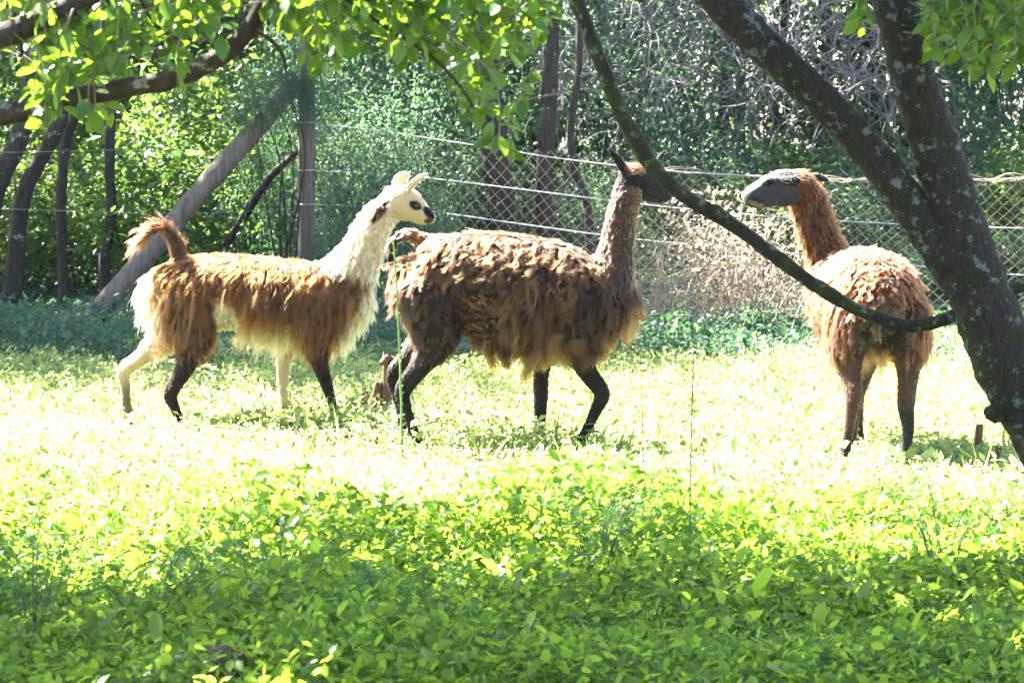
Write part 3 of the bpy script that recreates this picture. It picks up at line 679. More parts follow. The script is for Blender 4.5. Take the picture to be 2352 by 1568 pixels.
def len1(p, name):
    u, v = uv_of(p); n = len(p)
    if name == 'torso': return np.where(v > 640, .115, .085) * np.where(u < 375, .8, 1) * (1 - .78 * sstep(inell(u, v, 524, 735, 34, 85, -.25), 1.4, .8)) * (1 - .5 * sstep(u, 800, 835))
    if name == 'upper': return np.where(v < 770, .095, .05) * np.where(p[:, 1] > D1, .75, 1)
    if name == 'lower': return np.full(n, .013) + .02 * sstep(v, 860, 820)
    if name == 'neck': return .026 + .022 * sstep(v, 500, 640) + .03 * sstep(inell(u, v, 850, 475, 50, 20, -.8), 1.3, .7)
    if name == 'head': return .008 + .03 * sstep(u, 925, 900) * sstep(v, 460, 430)
    if name == 'ear': return np.full(n, .012)
    return .06 + .05 * sstep(u, 400, 340)
TAIL1 = spline([px(u, v, D1) for u, v in ((412, 605), (408, 575), (398, 545), (382, 525), (360, 523), (338, 538), (300, 566))], 5)
def along(p, path):
    T = np.gradient(path, axis=0); T /= np.linalg.norm(T, axis=1)[:, None]
    return T[np.linalg.norm(p[:, None] - path[None], axis=2).argmin(1)] * 1.6
def flow_side(fwd):
    def fl(p, nn, name):
        n = len(p); g = np.tile(np.array([0, 0, -1.0]), (n, 1)) - .45 * fwd
        if name == 'head': g = np.tile(-fwd + np.array([0, 0, -.3]), (n, 1))
        if name == 'ear': g = np.tile(np.array([0, 0, 1.0]) + .6 * fwd, (n, 1))
        if name == 'tail': g = along(p, TAIL1)
        return g
    return fl
SPEC1 = {'torso': (2000, 12, .017, .33, .5, .013, .0014, .75), 'upper': (1300, 13, .02, .25, .7, .007, .0015, .7), 'lower': (9000, 1, .002, .25, .2, .001, .0013, 0),
         'neck': (3600, 8, .011, .42, .3, .007, .0011, .65), 'head': (16000, 1, .002, .35, .1, .0, .0010, 0), 'ear': (14000, 1, .002, .4, 0, 0, .001, 0), 'tail': (4200, 9, .010, .22, .1, .006, .0013, .3)}
def extra_locks(mats, seed, K=7, n=130):
    """hanging mats of felted wool: (u0, v0, u1, v1, depth, radius, colour)"""
    r = np.random.default_rng(seed + 50); PP, RR, CC = [], [], []
    tt = np.linspace(0, 1, K)
    for u0, v0, u1, v1, d, rad, c in mats:
        a, b = px(u0, v0, d), px(u1, v1, d); L = np.linalg.norm(b - a)
        q1, q2 = a + (b - a) * .33, a + (b - a) * .68; G = spline([a, q1 + r.normal(0, L * .13, 3), q2 + r.normal(0, L * .13, 3), b], 3); G = G[np.linspace(0, len(G) - 1, K).astype(int)]
        off = r.normal(0, rad, (n, 3)) * [1, .6, .4]; ln = r.uniform(.55, 1.05, n)
        H = a + (G - a)[None] * ln[:, None, None] + off[:, None] * (1 - .5 * tt)[None, :, None] + r.normal(0, L * .08, (n, 1, 3)) * (tt ** 1.4)[None, :, None]
        PP.append(H); RR.append(np.broadcast_to(.0014 * (1 - .6 * tt), (n, K)))
        CC.append(np.asarray(c) * .3 * r.lognormal(0, .25, (n, 1, 1)) * np.ones((1, K, 1)))
    return np.concatenate(PP), np.concatenate(RR), np.concatenate(CC)
def make_llama(label, parts, colour, plain_col, length, flow, spec, D, base_uv, hooves, eyes, fwd, seed, mats=None):
    V, T, reg = llama_body(parts)
    u0, v0 = base_uv
    b = px(u0, 310 + FPX * CAM_H / D, D)
    root = empty('llama', (b[0], D, float(gz(b[0], D))))
    tag(root, label, 'llama')
    C = np.zeros((len(V), 3))
    for i, nme in enumerate(REG):
        k = reg == i
        if k.any(): C[k] = plain_col(V[k], nme)
    build('body', V, T, M['skin'], root, True, np.clip(C * .38, .004, .9))
    P, R, Cc = grow_fur(V, T, reg, spec, colour, length, flow, seed)
    if mats:
        P2, R2, C2 = extra_locks(mats, seed); P, R, Cc = np.concatenate([P, P2]), np.concatenate([R, R2]), np.concatenate([Cc, C2])
    fur_object('fleece', P, R, Cc, root)
    for h in hooves:
        q = px(*h); hoof([q[0], q[1], float(gz(q[0], q[1]))], fwd, root)
    for u, v, d, r in eyes:
        Ve, Fe = ball(px(u, v, d), r, 9, (1.15, .7, .85)); build('eye', Ve, Fe, M['eye'], root)
    return root
F1 = np.array([1.0, 0, 0])
make_llama('brown llama with cream neck and pale face sniffing the rump of the darker llama', parts1, colour1, col1, len1, flow_side(F1), SPEC1, D1, (560, 0),
           [(426, 996, D1 - .10), (298, 990, D1 + .12), (778, 996, D1 - .09), (662, 990, D1 + .1)], [(956, 472, D1 - .040, .014), (956, 472, D1 + .1, .014)], F1, 11)

# ---------------- dark shaggy llama, head turned away
D2 = 16.1
parts2 = [
 ('torso', tor([(938, 588, 700, .11, 0), (972, 556, 745, .18, 0), (1030, 540, 755, .22, 0), (1100, 537, 772, .235, 0), (1180, 542, 785, .25, 0), (1260, 557, 792, .245, 0), (1330, 584, 790, .215, 0), (1385, 612, 770, .165, 0), (1424, 640, 740, .12, 0)], D2), Yv),
 (UL, leg([(985, 670, .12, .19), (1000, 730, .12, .16), (1003, 785, .085, .11), (968, 838, .05, .062), (926, 895, .038, .05), (930, 930, .032, .036), (945, 975, .03, .03), (957, 1022, .038, .042)], D2, -.12), Yv),
 (UL, leg([(975, 690, .11, .15), (985, 740, .1, .13), (975, 785, .075, .085), (938, 820, .05, .055), (904, 860, .036, .044), (909, 898, .03, .032), (922, 945, .028, .03), (932, 1006, .036, .04)], D2, .12), Yv),
 (UL, leg([(1365, 700, .12, .18), (1345, 765, .09, .13), (1333, 812, .07, .08), (1352, 858, .045, .055), (1383, 903, .042, .046), (1367, 945, .031, .034), (1346, 990, .026, .03), (1330, 1026, .034, .04)], D2, -.12), Yv),
 (UL, leg([(1300, 710, .11, .16), (1270, 770, .08, .11), (1250, 815, .06, .066), (1243, 860, .043, .046), (1242, 905, .04, .043), (1241, 945, .034, .037), (1239, 985, .028, .03), (1241, 1008, .036, .04)], D2, .1), Yv),
 ('neck', P3([(1380, 690, 0, .16, .2), (1402, 640, 0, .12, .14), (1413, 590, 0, .09, .105), (1421, 545, 0, .08, .09), (1428, 500, 0, .076, .084), (1437, 460, 0, .074, .08), (1446, 425, .01, .07, .08)], D2), Yv),
 ('head', P3([(1446, 412, .0, .075, .08), (1462, 414, .03, .08, .09), (1482, 424, .07, .072, .092), (1502, 436, .12, .058, .075), (1518, 445, .16, .047, .056), (1529, 450, .19, .04, .042), (1535, 453, .2, .025, .024)], D2), np.array([-.55, .83, 0])),
 ('ear', P3([(1437, 393, -.03, .026, .026), (1425, 376, -.04, .027, .016), (1412, 358, -.05, .022, .012), (1402, 346, -.055, .014, .010), (1397, 339, -.055, .006, .006)], D2), Xv),
 ('ear', P3([(1490, 392, .16, .024, .026), (1503, 377, .18, .022, .014), (1515, 363, .2, .018, .012), (1524, 352, .2, .012, .010), (1530, 345, .2, .006, .006)], D2), Xv),
 ('tail', P3([(975, 560, 0, .05, .05), (950, 541, 0, .034, .036), (925, 541, 0, .028, .03), (905, 555, 0, .024, .026), (897, 585, 0, .022, .024), (907, 620, 0, .02, .02), (920, 655, 0, .014, .014), (930, 690, 0, .008, .008)], D2), Yv)]
B2, T2 = np.array([.062, .023, .007]), np.array([.37, .16, .04])
def col2(p, name):
    u, v = uv_of(p); n = len(p); nz = shade_noise(p, 9, 18)
    c = np.tile(B2, (n, 1)) * (1 + .25 * nz)[:, None]
    if name == 'torso': c = mixc(c, np.tile(DARK, (n, 1)), sstep(v - .9 * (1120 - u), 700, 760) * sstep(u, 1140, 1060))
    if name in ('upper',): c = mixc(c, np.tile(DARK * 1.05, (n, 1)), sstep(v, 640, 760))
    if name == 'lower': c = np.tile(np.array([.028, .02, .016]), (n, 1)) * (1 + .2 * nz)[:, None]
    if name == 'neck': c = mixc(np.tile(np.array([.115, .06, .037]), (n, 1)), np.tile(np.array([.22, .12, .065]), (n, 1)), np.maximum(sstep(u, 1420, 1395), sstep(u, 1435, 1462)) * .8)
    if name in ('head', 'ear'): c = mixc(np.tile(np.array([.024, .018, .017]), (n, 1)), np.tile(np.array([.28, .12, .05]), (n, 1)), sstep(inell(u, v, 1462, 386, 26, 13, .1), 1.3, .6))
    if name == 'tail': c = mixc(np.tile(np.array([.055, .03, .02]), (n, 1)), np.tile(np.array([.3, .13, .06]), (n, 1)), sstep(u, 920, 950))
    return c
def colour2(p, name):
    c = col2(p, name); tip = c * 1.2
    if name == 'torso':
        u, v = uv_of(p); r = np.random.default_rng(5).random(len(p))
        f = (r < .6) * np.random.default_rng(6).uniform(.2, .9, len(p)) * sstep(v - 1.1 * (u - 1050), 740, 690)
        f = np.maximum(f, .65 * (r < .45) * sstep(u, 1130, 1190))
        tip = mixc(tip, np.tile(T2, (len(p), 1)), f); c = mixc(c, np.tile(T2 * .6, (len(p), 1)), f * .55)
    return np.stack([c, tip], 1)
def len2(p, name):
    u, v = uv_of(p); n = len(p)
    if name == 'torso':
        bare = sstep(inell(u, v, 1080, 735, 70, 90, .5), 1.3, .8)
        L = .075 + .035 * sstep(u, 1100, 1200) * sstep(v, 620, 720)
        return L * (1 - .86 * bare) * np.where((v > 690) & (u < 1080), .3, 1)
    if name == 'upper': return np.where(u > 1200, .07 * sstep(v, 840, 790) + .01, .03 + .035 * sstep(u, 985, 955))
    if name == 'lower': return np.full(n, .010) + .03 * sstep(v, 850, 815)
    if name == 'neck': return .02 + .04 * sstep(v, 590, 680) + .014 * sstep(u, 1420, 1395)
    if name == 'head': return .008 + .03 * sstep(inell(u, v, 1462, 388, 28, 14, .1), 1.4, .7)
    if name == 'ear': return np.full(n, .011)
    return .03 + .05 * sstep(v, 600, 670)
SPEC2 = {'torso': (1500, 20, .016, .40, .5, .022, .0013, .72), 'upper': (900, 16, .02, .18, .7, .006, .0015, .7), 'lower': (9000, 1, .002, .2, .2, .001, .0013, 0),
         'neck': (3200, 8, .010, .34, .4, .004, .0011, .6), 'head': (16000, 1, .002, .3, .1, .0, .0010, 0), 'ear': (12000, 1, .002, .4, 0, 0, .001, 0), 'tail': (3000, 6, .006, .2, .2, .003, .0013, .2)}
TAIL2 = spline([px(u, v, D2) for u, v in ((975, 560), (950, 541), (925, 541), (905, 555), (897, 585), (907, 620), (920, 655), (930, 690))], 5)
def flow2(p, nn, name):
    g = flow_side(F1)(p, nn, name)
    if name == 'tail':
        g = along(p, TAIL2)
    if name == 'ear': g = np.where((p[:, 1] < D2)[:, None], np.array([-.5, 0, 1.0]), np.array([.5, 0, 1.0]))
    return g
make_llama('dark brown shaggy llama with matted clumped fleece and its head turned away', parts2, colour2, col2, len2, flow2, SPEC2, D2, (1180, 0),
           [(958, 1034, D2 - .12), (934, 1026, D2 + .12), (1330, 1040, D2 - .12), (1242, 1028, D2 + .1)], [(1512, 420, D2 + .06, .014)], F1, 12,
           [(1128, 790, 1136, 858, D2 - .05, .016, T2 * .8), (1095, 770, 1100, 815, D2, .03, B2), (1160, 800, 1172, 850, D2 - .1, .03, B2 * 1.2), (1215, 800, 1220, 850, D2 - .15, .03, T2 * .55), (1240, 810, 1212, 884, D2 - .17, .022, T2 * .9), (1262, 800, 1250, 850, D2 - .16, .02, T2 * .7), (1300, 790, 1308, 850, D2 - .2, .03, T2 * .8), (1330, 780, 1336, 850, D2 - .21, .02, T2 * .6), (1370, 770, 1372, 835, D2 - .19, .025, B2 * 1.6), (1280, 770, 1262, 830, D2 - .24, .02, T2 * .75)])

# ---------------- reddish llama seen from behind, head to the left
D3 = 15.05
H3 = np.array([-.2, .98, 0]); S3 = np.array([.98, .2, 0])
LG = ['upper', 'upper', 'lower', 'lower', 'lower', 'lower', 'lower']
def ring3(rows): return [[*px(u, v, d), a, b] for u, v, d, a, b in rows]
parts3 = [
 ('torso', ring3([(2018, 705, 14.97, .13, .16), (2015, 690, 15.06, .21, .215), (2005, 683, 15.25, .245, .235), (1992, 680, 15.5, .255, .24), (1978, 680, 15.75, .26, .25), (1962, 678, 16.0, .245, .25), (1945, 668, 16.15, .2, .22), (1930, 655, 16.28, .12, .15)]), S3),
 (LG, ring3([(1955, 720, 15.1, .12, .17), (1948, 790, 15.08, .10, .13), (1952, 850, 15.04, .062, .068), (1960, 908, 14.96, .044, .054), (1953, 955, 14.98, .03, .036), (1944, 1020, 14.97, .027, .03), (1936, 1066, 14.96, .036, .04)]), S3),
 (LG, ring3([(2078, 720, 15.14, .12, .17), (2088, 790, 15.12, .10, .13), (2086, 860, 15.08, .058, .066), (2081, 932, 15.0, .045, .054), (2086, 985, 15.02, .031, .036), (2082, 1030, 15.02, .027, .03), (2086, 1066, 15.01, .036, .04)]), S3),
 (LG, ring3([(1945, 720, 15.95, .1, .14), (1955, 780, 15.95, .08, .1), (1965, 840, 15.95, .055, .06), (1968, 900, 15.95, .04, .045), (1970, 950, 15.95, .034, .038), (1973, 990, 15.95, .028, .03), (1974, 1024, 15.95, .036, .04)]), S3),
 (LG, ring3([(2020, 720, 15.98, .1, .14), (2010, 780, 15.98, .08, .1), (1990, 840, 15.96, .055, .06), (1972, 900, 15.94, .04, .045), (1962, 950, 15.9, .034, .038), (1957, 990, 15.86, .028, .03), (1954, 1030, 15.84, .036, .04)]), S3),
 ('neck', ring3([(1938, 665, 16.1, .16, .17), (1915, 620, 16.14, .13, .14), (1893, 570, 16.15, .1, .108), (1875, 525, 16.14, .09, .1), (1860, 480, 16.12, .085, .098), (1848, 445, 16.1, .08, .09), (1840, 425, 16.08, .075, .08)]), Yv),
 ('head', ring3([(1842, 425, 16.08, .075, .085), (1818, 430, 16.07, .08, .1), (1792, 433, 16.05, .076, .104), (1768, 437, 16.03, .06, .086), (1748, 443, 16.01, .05, .07), (1733, 448, 16.0, .046, .06), (1723, 450, 15.995, .045, .052), (1717, 451, 15.99, .04, .042)]), Yv),
 ('head', ring3([(1782, 416, 15.985, .02, .022), (1768, 414, 15.975, .022, .016), (1754, 420, 15.975, .015, .012)]), Yv),
 ('head', ring3([(1775, 462, 16.02, .05, .03), (1750, 468, 16.0, .034, .026), (1730, 470, 15.99, .03, .022), (1722, 469, 15.99, .024, .016)]), Yv),
 ('ear', ring3([(1800, 413, 15.985, .022, .02), (1814, 416, 15.95, .016, .030), (1828, 416, 15.935, .014, .031), (1838, 413, 15.935, .008, .018)]), Yv),
 ('ear', ring3([(1858, 406, 16.16, .02, .02), (1876, 407, 16.19, .012, .024), (1893, 411, 16.2, .011, .02), (1905, 415, 16.2, .006, .008)]), Yv),
 ('tail', ring3([(2018, 640, 15.0, .04, .04), (2016, 665, 14.93, .04, .035), (2014, 700, 14.90, .038, .03), (2014, 740, 14.885, .03, .022), (2016, 775, 14.885, .016, .012)]), S3)]
RED = np.array([.165, .052, .014])
def col3(p, name):
    u, v = uv_of(p); n = len(p); nz = shade_noise(p, 21, 16)
    c = np.tile(RED, (n, 1)) * (1 + .25 * nz)[:, None]
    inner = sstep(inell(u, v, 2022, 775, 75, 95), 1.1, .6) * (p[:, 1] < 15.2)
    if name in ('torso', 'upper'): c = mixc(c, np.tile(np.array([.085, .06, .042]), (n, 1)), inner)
    if name == 'tail': c = np.tile(np.array([.12, .055, .034]), (n, 1)) * (1 + .2 * nz)[:, None]
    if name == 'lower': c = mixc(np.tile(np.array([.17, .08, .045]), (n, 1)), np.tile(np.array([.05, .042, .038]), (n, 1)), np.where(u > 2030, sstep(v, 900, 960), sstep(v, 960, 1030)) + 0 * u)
    if name == 'head':
        c = np.tile(np.array([.085, .078, .1]), (n, 1)) * (1 + .15 * nz)[:, None]
        c = mixc(c, np.tile(np.array([1.0, .95, .9]), (n, 1)), sstep(u + .5 * (v - 440), 1730, 1712))
        c = mixc(c, np.tile(np.array([.36, .29, .17]), (n, 1)), sstep(inell(u, v, 1736, 468, 18, 7, .3), 1.4, .7))
        c = mixc(c, np.tile(np.array([.03, .028, .03]), (n, 1)), sstep(inell(u, v, 1736, 459, 22, 4.5, .3), 1.4, .6))
        c = mixc(c, np.tile(np.array([1.3, 1.25, 1.2]), (n, 1)), sstep(v - 440 + .68 * (u - 1708), 16, 6) * sstep(u, 1762, 1748))  # lit white top of the nose bridge painted into the coat
        c = mixc(c, np.tile(BLACK, (n, 1)), sstep(inell(u, v, 1764, 420, 15, 6, -.15), 1.3, .7))
        c = mixc(c, np.tile(BLACK, (n, 1)), sstep(inell(u, v, 1709, 439, 4, 5, 0), 1.3, .7))
        c = mixc(c, np.tile(RED * 1.2, (n, 1)), sstep(u + .3 * (420 - v), 1822, 1840))
    if name == 'ear': c = np.tile(np.array([.03, .027, .028]), (n, 1))
    return c
def colour3(p, name):
    c = col3(p, name); tip = c * np.array([1.45, 1.3, 1.15])
    r = np.random.default_rng(8).random(len(p))
    if name == 'torso': tip = mixc(tip, np.tile(np.array([.5, .38, .2]), (len(p), 1)), (r < .06).astype(float))
    return np.stack([c, tip], 1)
def len3(p, name):
    u, v = uv_of(p); n = len(p)
    if name == 'torso': return np.where(v > 740, .10, .052) * (1 - .85 * sstep(inell(u, v, 2022, 790, 65, 85), 1.1, .7) * (p[:, 1] < 15.15))
    if name == 'upper': return np.where(p[:, 1] > 15.5, .10, .07 * sstep(v, 860, 780) + .015) * np.where((np.abs(u - 2020) < 62) & (v > 700) & (p[:, 1] < 15.5), .2, 1)
    if name == 'lower': return np.full(n, .012)
    if name == 'neck': return .016 + .032 * sstep(u + .45 * (v - 420), 1855, 1885) + .02 * sstep(v, 560, 640)
    if name == 'head': return .006 + .025 * sstep(u, 1815, 1835) * sstep(v, 430, 410)
    if name == 'ear': return np.full(n, .010)
    return .04 + 0 * u
def flow3(p, nn, name):
    n = len(p); g = np.tile(np.array([.1, -.35, -1.0]), (n, 1))
    if name == 'head': g = np.tile(np.array([1.0, 0, -.2]), (n, 1))
    if name == 'ear': g = np.tile(np.array([1.0, 0, -.1]), (n, 1))
    return g
SPEC3 = {'torso': (2000, 13, .014, .42, .35, .016, .0013, .75), 'upper': (1200, 13, .017, .25, .6, .008, .0014, .7), 'lower': (8000, 1, .002, .25, .2, .001, .0013, 0),
         'neck': (3200, 8, .010, .42, .25, .009, .0011, .7), 'head': (16000, 1, .002, .3, .1, .0, .0010, 0), 'ear': (14000, 1, .002, .4, 0, 0, .001, 0), 'tail': (3000, 6, .008, .2, .3, .004, .0013, .3)}
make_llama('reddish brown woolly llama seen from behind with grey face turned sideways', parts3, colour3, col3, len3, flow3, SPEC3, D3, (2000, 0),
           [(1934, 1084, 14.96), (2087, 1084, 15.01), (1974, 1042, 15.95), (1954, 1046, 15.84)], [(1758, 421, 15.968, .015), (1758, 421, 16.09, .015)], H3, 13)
# ================================================================== near trees
LEAFME = [raw_mesh('leaf', *LEAF6, M['near_leaf'], True)]
def vary(seed):
    g = np.random.default_rng(seed); T = LEAF6[0].copy(); T[:, 2] += g.normal(0, .02, len(T)); T[:, 1] *= g.uniform(.85, 1.2); T[:, 2] -= .25 * g.uniform(.2, 1) * T[:, 0] ** 2
    return raw_mesh('leaf', T, LEAF6[1], M['near_leaf'], True)
LEAFME = [vary(i) for i in range(6)]
def limb(name, rows, D, mat, root, sides=14, bump=.05, seed=1, m=6):
    """rows (u, v, width in picture units[, depth offset])"""
    P = np.array([[*px(r[0], r[1], D + (r[3] if len(r) > 3 else 0)), r[2] / (FPX / D) / 2] for r in rows]); S = spline(P, m)
    V, F = tube(S[:, :3], S[:, 3], sides, bump, seed); return build(name, V, F, mat, root), S
def spray(root, zones, D, seed, size=.058, most=300, droop=1.0):
    """hanging twigs with leaves; the largest leaves are objects, the others one part"""
    g = np.random.default_rng(seed); rest = []; made = 0; todo = []
    for cu, cv, ru, rv, k in zones:
        for i in range(int(k * 1.6 + .5)):
            a, q = g.uniform(0, 6.28), math.sqrt(g.random())
            u, v = cu + ru * q * math.cos(a), cv + rv * q * math.sin(a); d = D + g.uniform(-.5, .7)
            todo.append((u, v, d))
    order = g.permutation(len(todo)); ntw = 0
    for j in order:
        u, v, d = todo[j]
        e = px(u, v, d); L = g.uniform(.16, .34); dx = g.normal(0, .12)
        s = e + np.array([-dx * 1.3, g.normal(0, .08), L]); mpt = (s + e) / 2 + np.array([dx * .5, 0, .04])
        S = spline([s, mpt, e], 5)
        V, F = tube(S, np.linspace(.0035, .0012, len(S)), 5); tw = build('twig', V, F, M['twig'], root)
        nl = g.integers(6, 10)
        for q in range(nl):
            t = .25 + .75 * (q + .5) / nl; p = S[min(len(S) - 1, int(t * (len(S) - 1)))]
            yaw, pit, rol = g.uniform(0, 6.28), g.normal(-.55, .45), g.normal(0, .6); sz = size * g.uniform(.7, 1.3)
            if made < most:
                o = bpy.data.objects.new('leaf', LEAFME[int(g.integers(0, 6))]); col.objects.link(o); o.parent = tw
                R = rotmats(np.array([yaw]), np.array([pit]), np.array([rol]))[0]
                o.rotation_euler = Matrix(R.tolist()).to_euler(); o.location = tuple(p - origin(root)); o.scale = (sz,) * 3; made += 1
            else: rest.append((p, sz, yaw, pit, rol))
    if rest:
        P = np.array([r[0] for r in rest]); A = np.array([r[1:] for r in rest])
        V, F = leaves(P, A[:, 0], A[:, 1], A[:, 2], A[:, 3], LEAF6); tag(build('foliage', V, F, M['near_leaf'], root), kind='stuff')
def overhead(root, blobs, seed, size=.135, dens=260):
    g = np.random.default_rng(seed); P = []
    for x, y, z, rx, ry, rz in blobs:
        n = int((dens if y > 12.7 else 900 if 10.5 < y < 12.05 else 540 if y > 10.5 else 200) * rx * ry * 3.1); q = g.normal(size=(n, 3)); q /= np.linalg.norm(q, axis=1)[:, None]
        P.append(np.array([x, y, z]) + q * np.cbrt(g.random(n))[:, None] * [rx, ry, rz])
    P = np.concatenate(P); n = len(P)
    V, F = leaves(P, size * g.lognormal(0, .25, n), g.uniform(0, 6.28, n), g.normal(-.3, .45, n), g.normal(0, .5, n), LEAF2, 1.1)
    tag(build('crown', V, F, M['near_leaf'], root), kind='stuff')

# forked tree on the right
TD = 11.0
b = px(2600, 1372, TD); rt = empty('forked_tree', (b[0], TD, float(gz(b[0], TD)))); tag(rt, 'lichen covered forked tree leaning in front of the reddish llama', 'tree')
o, S = limb('trunk', [(2640, 1440, 230), (2600, 1372, 205), (2510, 1180, 170), (2430, 1045, 158), (2368, 940, 152), (2318, 850, 152), (2268, 720, 146), (2225, 600, 138), (2195, 500, 128), (2165, 400, 118), (2135, 300, 112), (2100, 190, 106), (2078, 90, 104), (2055, 0, 104), (2030, -140, 96), (2010, -400, 80), (2040, -800, 60), (2100, -1200, 40)], TD, M['bark'], rt, 20, .035, 3, 8)
limb('limb', [(2262, 720, 90), (2205, 640, 96), (2150, 560, 92), (2095, 480, 88), (2030, 392, 86), (1955, 300, 84), (1868, 212, 86), (1765, 115, 84), (1655, 5, 82), (1560, -110, 76), (1400, -350, 60), (1250, -700, 40)], TD - .02, M['bark'], rt, 18, .04, 4, 8)
V, F = ball(px(2288, 948, TD - .03), .045, 10, (1.0, 1, .8)); V = V + rng.normal(0, .003, V.shape); build('burl', V, F, M['bark'], rt)
spray(rt, [(2210, 90, 80, 75, 22), (2290, 70, 75, 90, 22), (2180, 30, 60, 40, 10), (1990, 62, 22, 30, 3), (2262, 165, 45, 25, 7), (2330, 130, 40, 60, 8)], TD - .9, 31, .072, 300)
overhead(rt, [(-.6, 12.4, 4.5, 1.4, 1.2, .5), (1.0, 12.6, 4.6, 1.3, 1.2, .5), (.2, 13.8, 4.5, 1.1, .7, .4), (2.2, 11.6, 4.4, 1.2, 1.2, .5), (-.6, 11.0, 4.6, 1.5, .6, .4), (1.0, 11.1, 4.6, 1.3, .6, .4)], 32)

# liana
lr = empty('liana', tuple(px(2655, 1362, TD + .35))); lr.location[2] = 0; tag(lr, 'long mossy vine stem sagging in a curve behind the forked trunk', 'vine')
limb('stem', [(1240, -620, 40, .35), (1262, -300, 38, .3), (1300, -80, 37, .25), (1325, 5, 36, .25), (1368, 115, 36, .25), (1415, 232, 36, .25), (1462, 328, 37, .25), (1512, 396, 37, .25), (1580, 456, 36, .25), (1680, 514, 35, .25), (1780, 588, 34, .25), (1880, 660, 33, .25), (1960, 706, 32, .25), (2035, 738, 32, .25), (2085, 748, 31, .25), (2140, 742, 31, .25), (2195, 722, 30, .25), (2265, 690, 30, .25), (2335, 660, 30, .25), (2420, 645, 30, .3), (2520, 690, 32, .3), (2600, 850, 36, .35), (2645, 1150, 42, .35), (2655, 1385, 50, .35)], TD, M['bark_liana'], lr, 12, .07, 5, 6)

# overhanging tree on the left
LD = 8.6
xb = -2.35; lt = empty('overhanging_tree', (xb, 8.9, float(gz(xb, 8.9)))); tag(lt, 'leafy tree whose bent bare bough reaches across the upper left', 'tree')
V, F = tube(spline([[xb, 8.9, -.15], [xb + .05, 8.9, .8], [xb - .05, 8.8, 1.7], [xb + .1, 9.0, 2.6], [xb + .3, 9.6, 3.6], [xb + .5, 10.6, 4.4]], 8), np.interp(np.linspace(0, 1, 41), [0, .1, .6, 1], [.19, .14, .1, .05]), 16, .05, 6); build('trunk', V, F, M['bark'], lt)
limb('bough', [(-640, 270, 70, .2), (-420, 320, 62, .1), (-200, 296, 56), (0, 264, 52), (100, 240, 50), (200, 219, 48), (300, 201, 46), (385, 184, 46), (450, 160, 44), (512, 126, 44), (562, 80, 42), (600, 20, 40), (628, -60, 38), (650, -250, 32), (700, -600, 24, .3)], LD, M['bark_dark'], lt, 14, .05, 7)
limb('bough', [(-640, 190, 66, .1), (-300, 170, 60, -.2), (0, 84, 54, -.4), (100, 42, 50, -.4), (190, 2, 46, -.4), (300, -70, 40, -.4), (480, -260, 30, -.3)], LD, M['bark_dark'], lt, 14, .05, 8)
for i, rows in enumerate([[(590, 72, 12), (628, 98, 11), (650, 130, 9), (657, 160, 6)], [(245, -40, 16), (258, 20, 14), (270, 62, 12), (282, 95, 8)], [(30, 30, 14), (45, 80, 11), (50, 130, 7)], [(640, -40, 16), (720, -10, 14), (860, 0, 12), (1000, 20, 9), (1120, 50, 6)], [(690, -60, 14), (850, 40, 11), (990, 130, 9), (1065, 210, 7), (1110, 290, 5), (1150, 350, 4), (1178, 392, 3)], [(300, -40, 10), (360, 60, 8), (430, 100, 5)]]):
    limb('twig', rows, LD - .1, M['bark_dark'], lt, 8, .08, 20 + i)
spray(lt, [(70, 110, 90, 60, 15), (190, 170, 110, 60, 20), (330, 90, 120, 70, 20), (110, 285, 55, 28, 6), (230, 270, 35, 40, 5), (440, 60, 70, 50, 9), (540, 20, 60, 30, 5), (390, 190, 35, 25, 3),
           (750, 80, 90, 70, 18), (880, 70, 100, 75, 22), (1010, 70, 110, 75, 22), (1130, 60, 100, 60, 18), (1150, 140, 55, 30, 6), (1225, 70, 45, 35, 7), (740, 175, 35, 25, 3), (930, 130, 70, 30, 6), (1060, 220, 30, 30, 4), (1095, 270, 25, 22, 3), (1145, 330, 18, 18, 2), (1172, 378, 10, 10, 1), (640, 40, 50, 40, 6), (500, 90, 30, 30, 2)], LD, 33, .062, 300)
overhead(lt, [(-2.6, 11.9, 4.5, 1.5, 1.3, .5), (-4.6, 11.8, 4.6, 1.5, 1.3, .5), (-5.4, 13.4, 4.6, 1.2, 1.0, .5), (-3.4, 13.6, 4.6, 1.1, .8, .4), (-1.6, 13.6, 4.6, 1.0, .6, .4), (-3.6, 10.9, 4.6, 1.6, .6, .4), (-2.0, 10.9, 4.7, 1.3, .5, .4), (-2.2, 10.0, 4.4, 1.7, .6, .3)], 34)

# ================================================================== stump, wood scraps
def stump(name, label, u, D, w, h, seed, cat='stump', lean=0.0):
    x = px(u, 0, D)[0]; g = np.random.default_rng(seed); z0 = float(gz(x, D)); root = empty(name, (x, D, z0)); tag(root, label, cat)
    n = 18; ang = np.linspace(0, 6.283, n, endpoint=False); prof = 1 + g.normal(0, .1, n)
    tops = h * (1 + g.normal(0, .035, n)); V = []
    for t, k in ((-.1, 1.35), (.15, 1.12), (.5, 1.0), (.85, .97), (1, .95)):
        for a, p, tp_ in zip(ang, prof, tops): V.append([x + w * k * p * math.cos(a) + lean * max(t, 0), D + w * k * p * math.sin(a), z0 + (t * tp_ if t > 0 else t * .5)])
    for a, p, tp_ in zip(ang, prof, tops): V.append([x + .5 * w * p * math.cos(a) + lean, D + .5 * w * p * math.sin(a), z0 + h * (.82 + g.normal(0, .05))])
    for a in ang: V.append([x + .02 * w * math.cos(a) + lean, D + .02 * w * math.sin(a), z0 + h * .8])
    i = np.arange(6)[:, None] * n; j = np.arange(n)[None]
    F = np.stack([i + j, i + (j + 1) % n, i + n + (j + 1) % n, i + n + j], -1).reshape(-1, 4)
    build('trunk', V, F, M['wood_stump'], root); return root
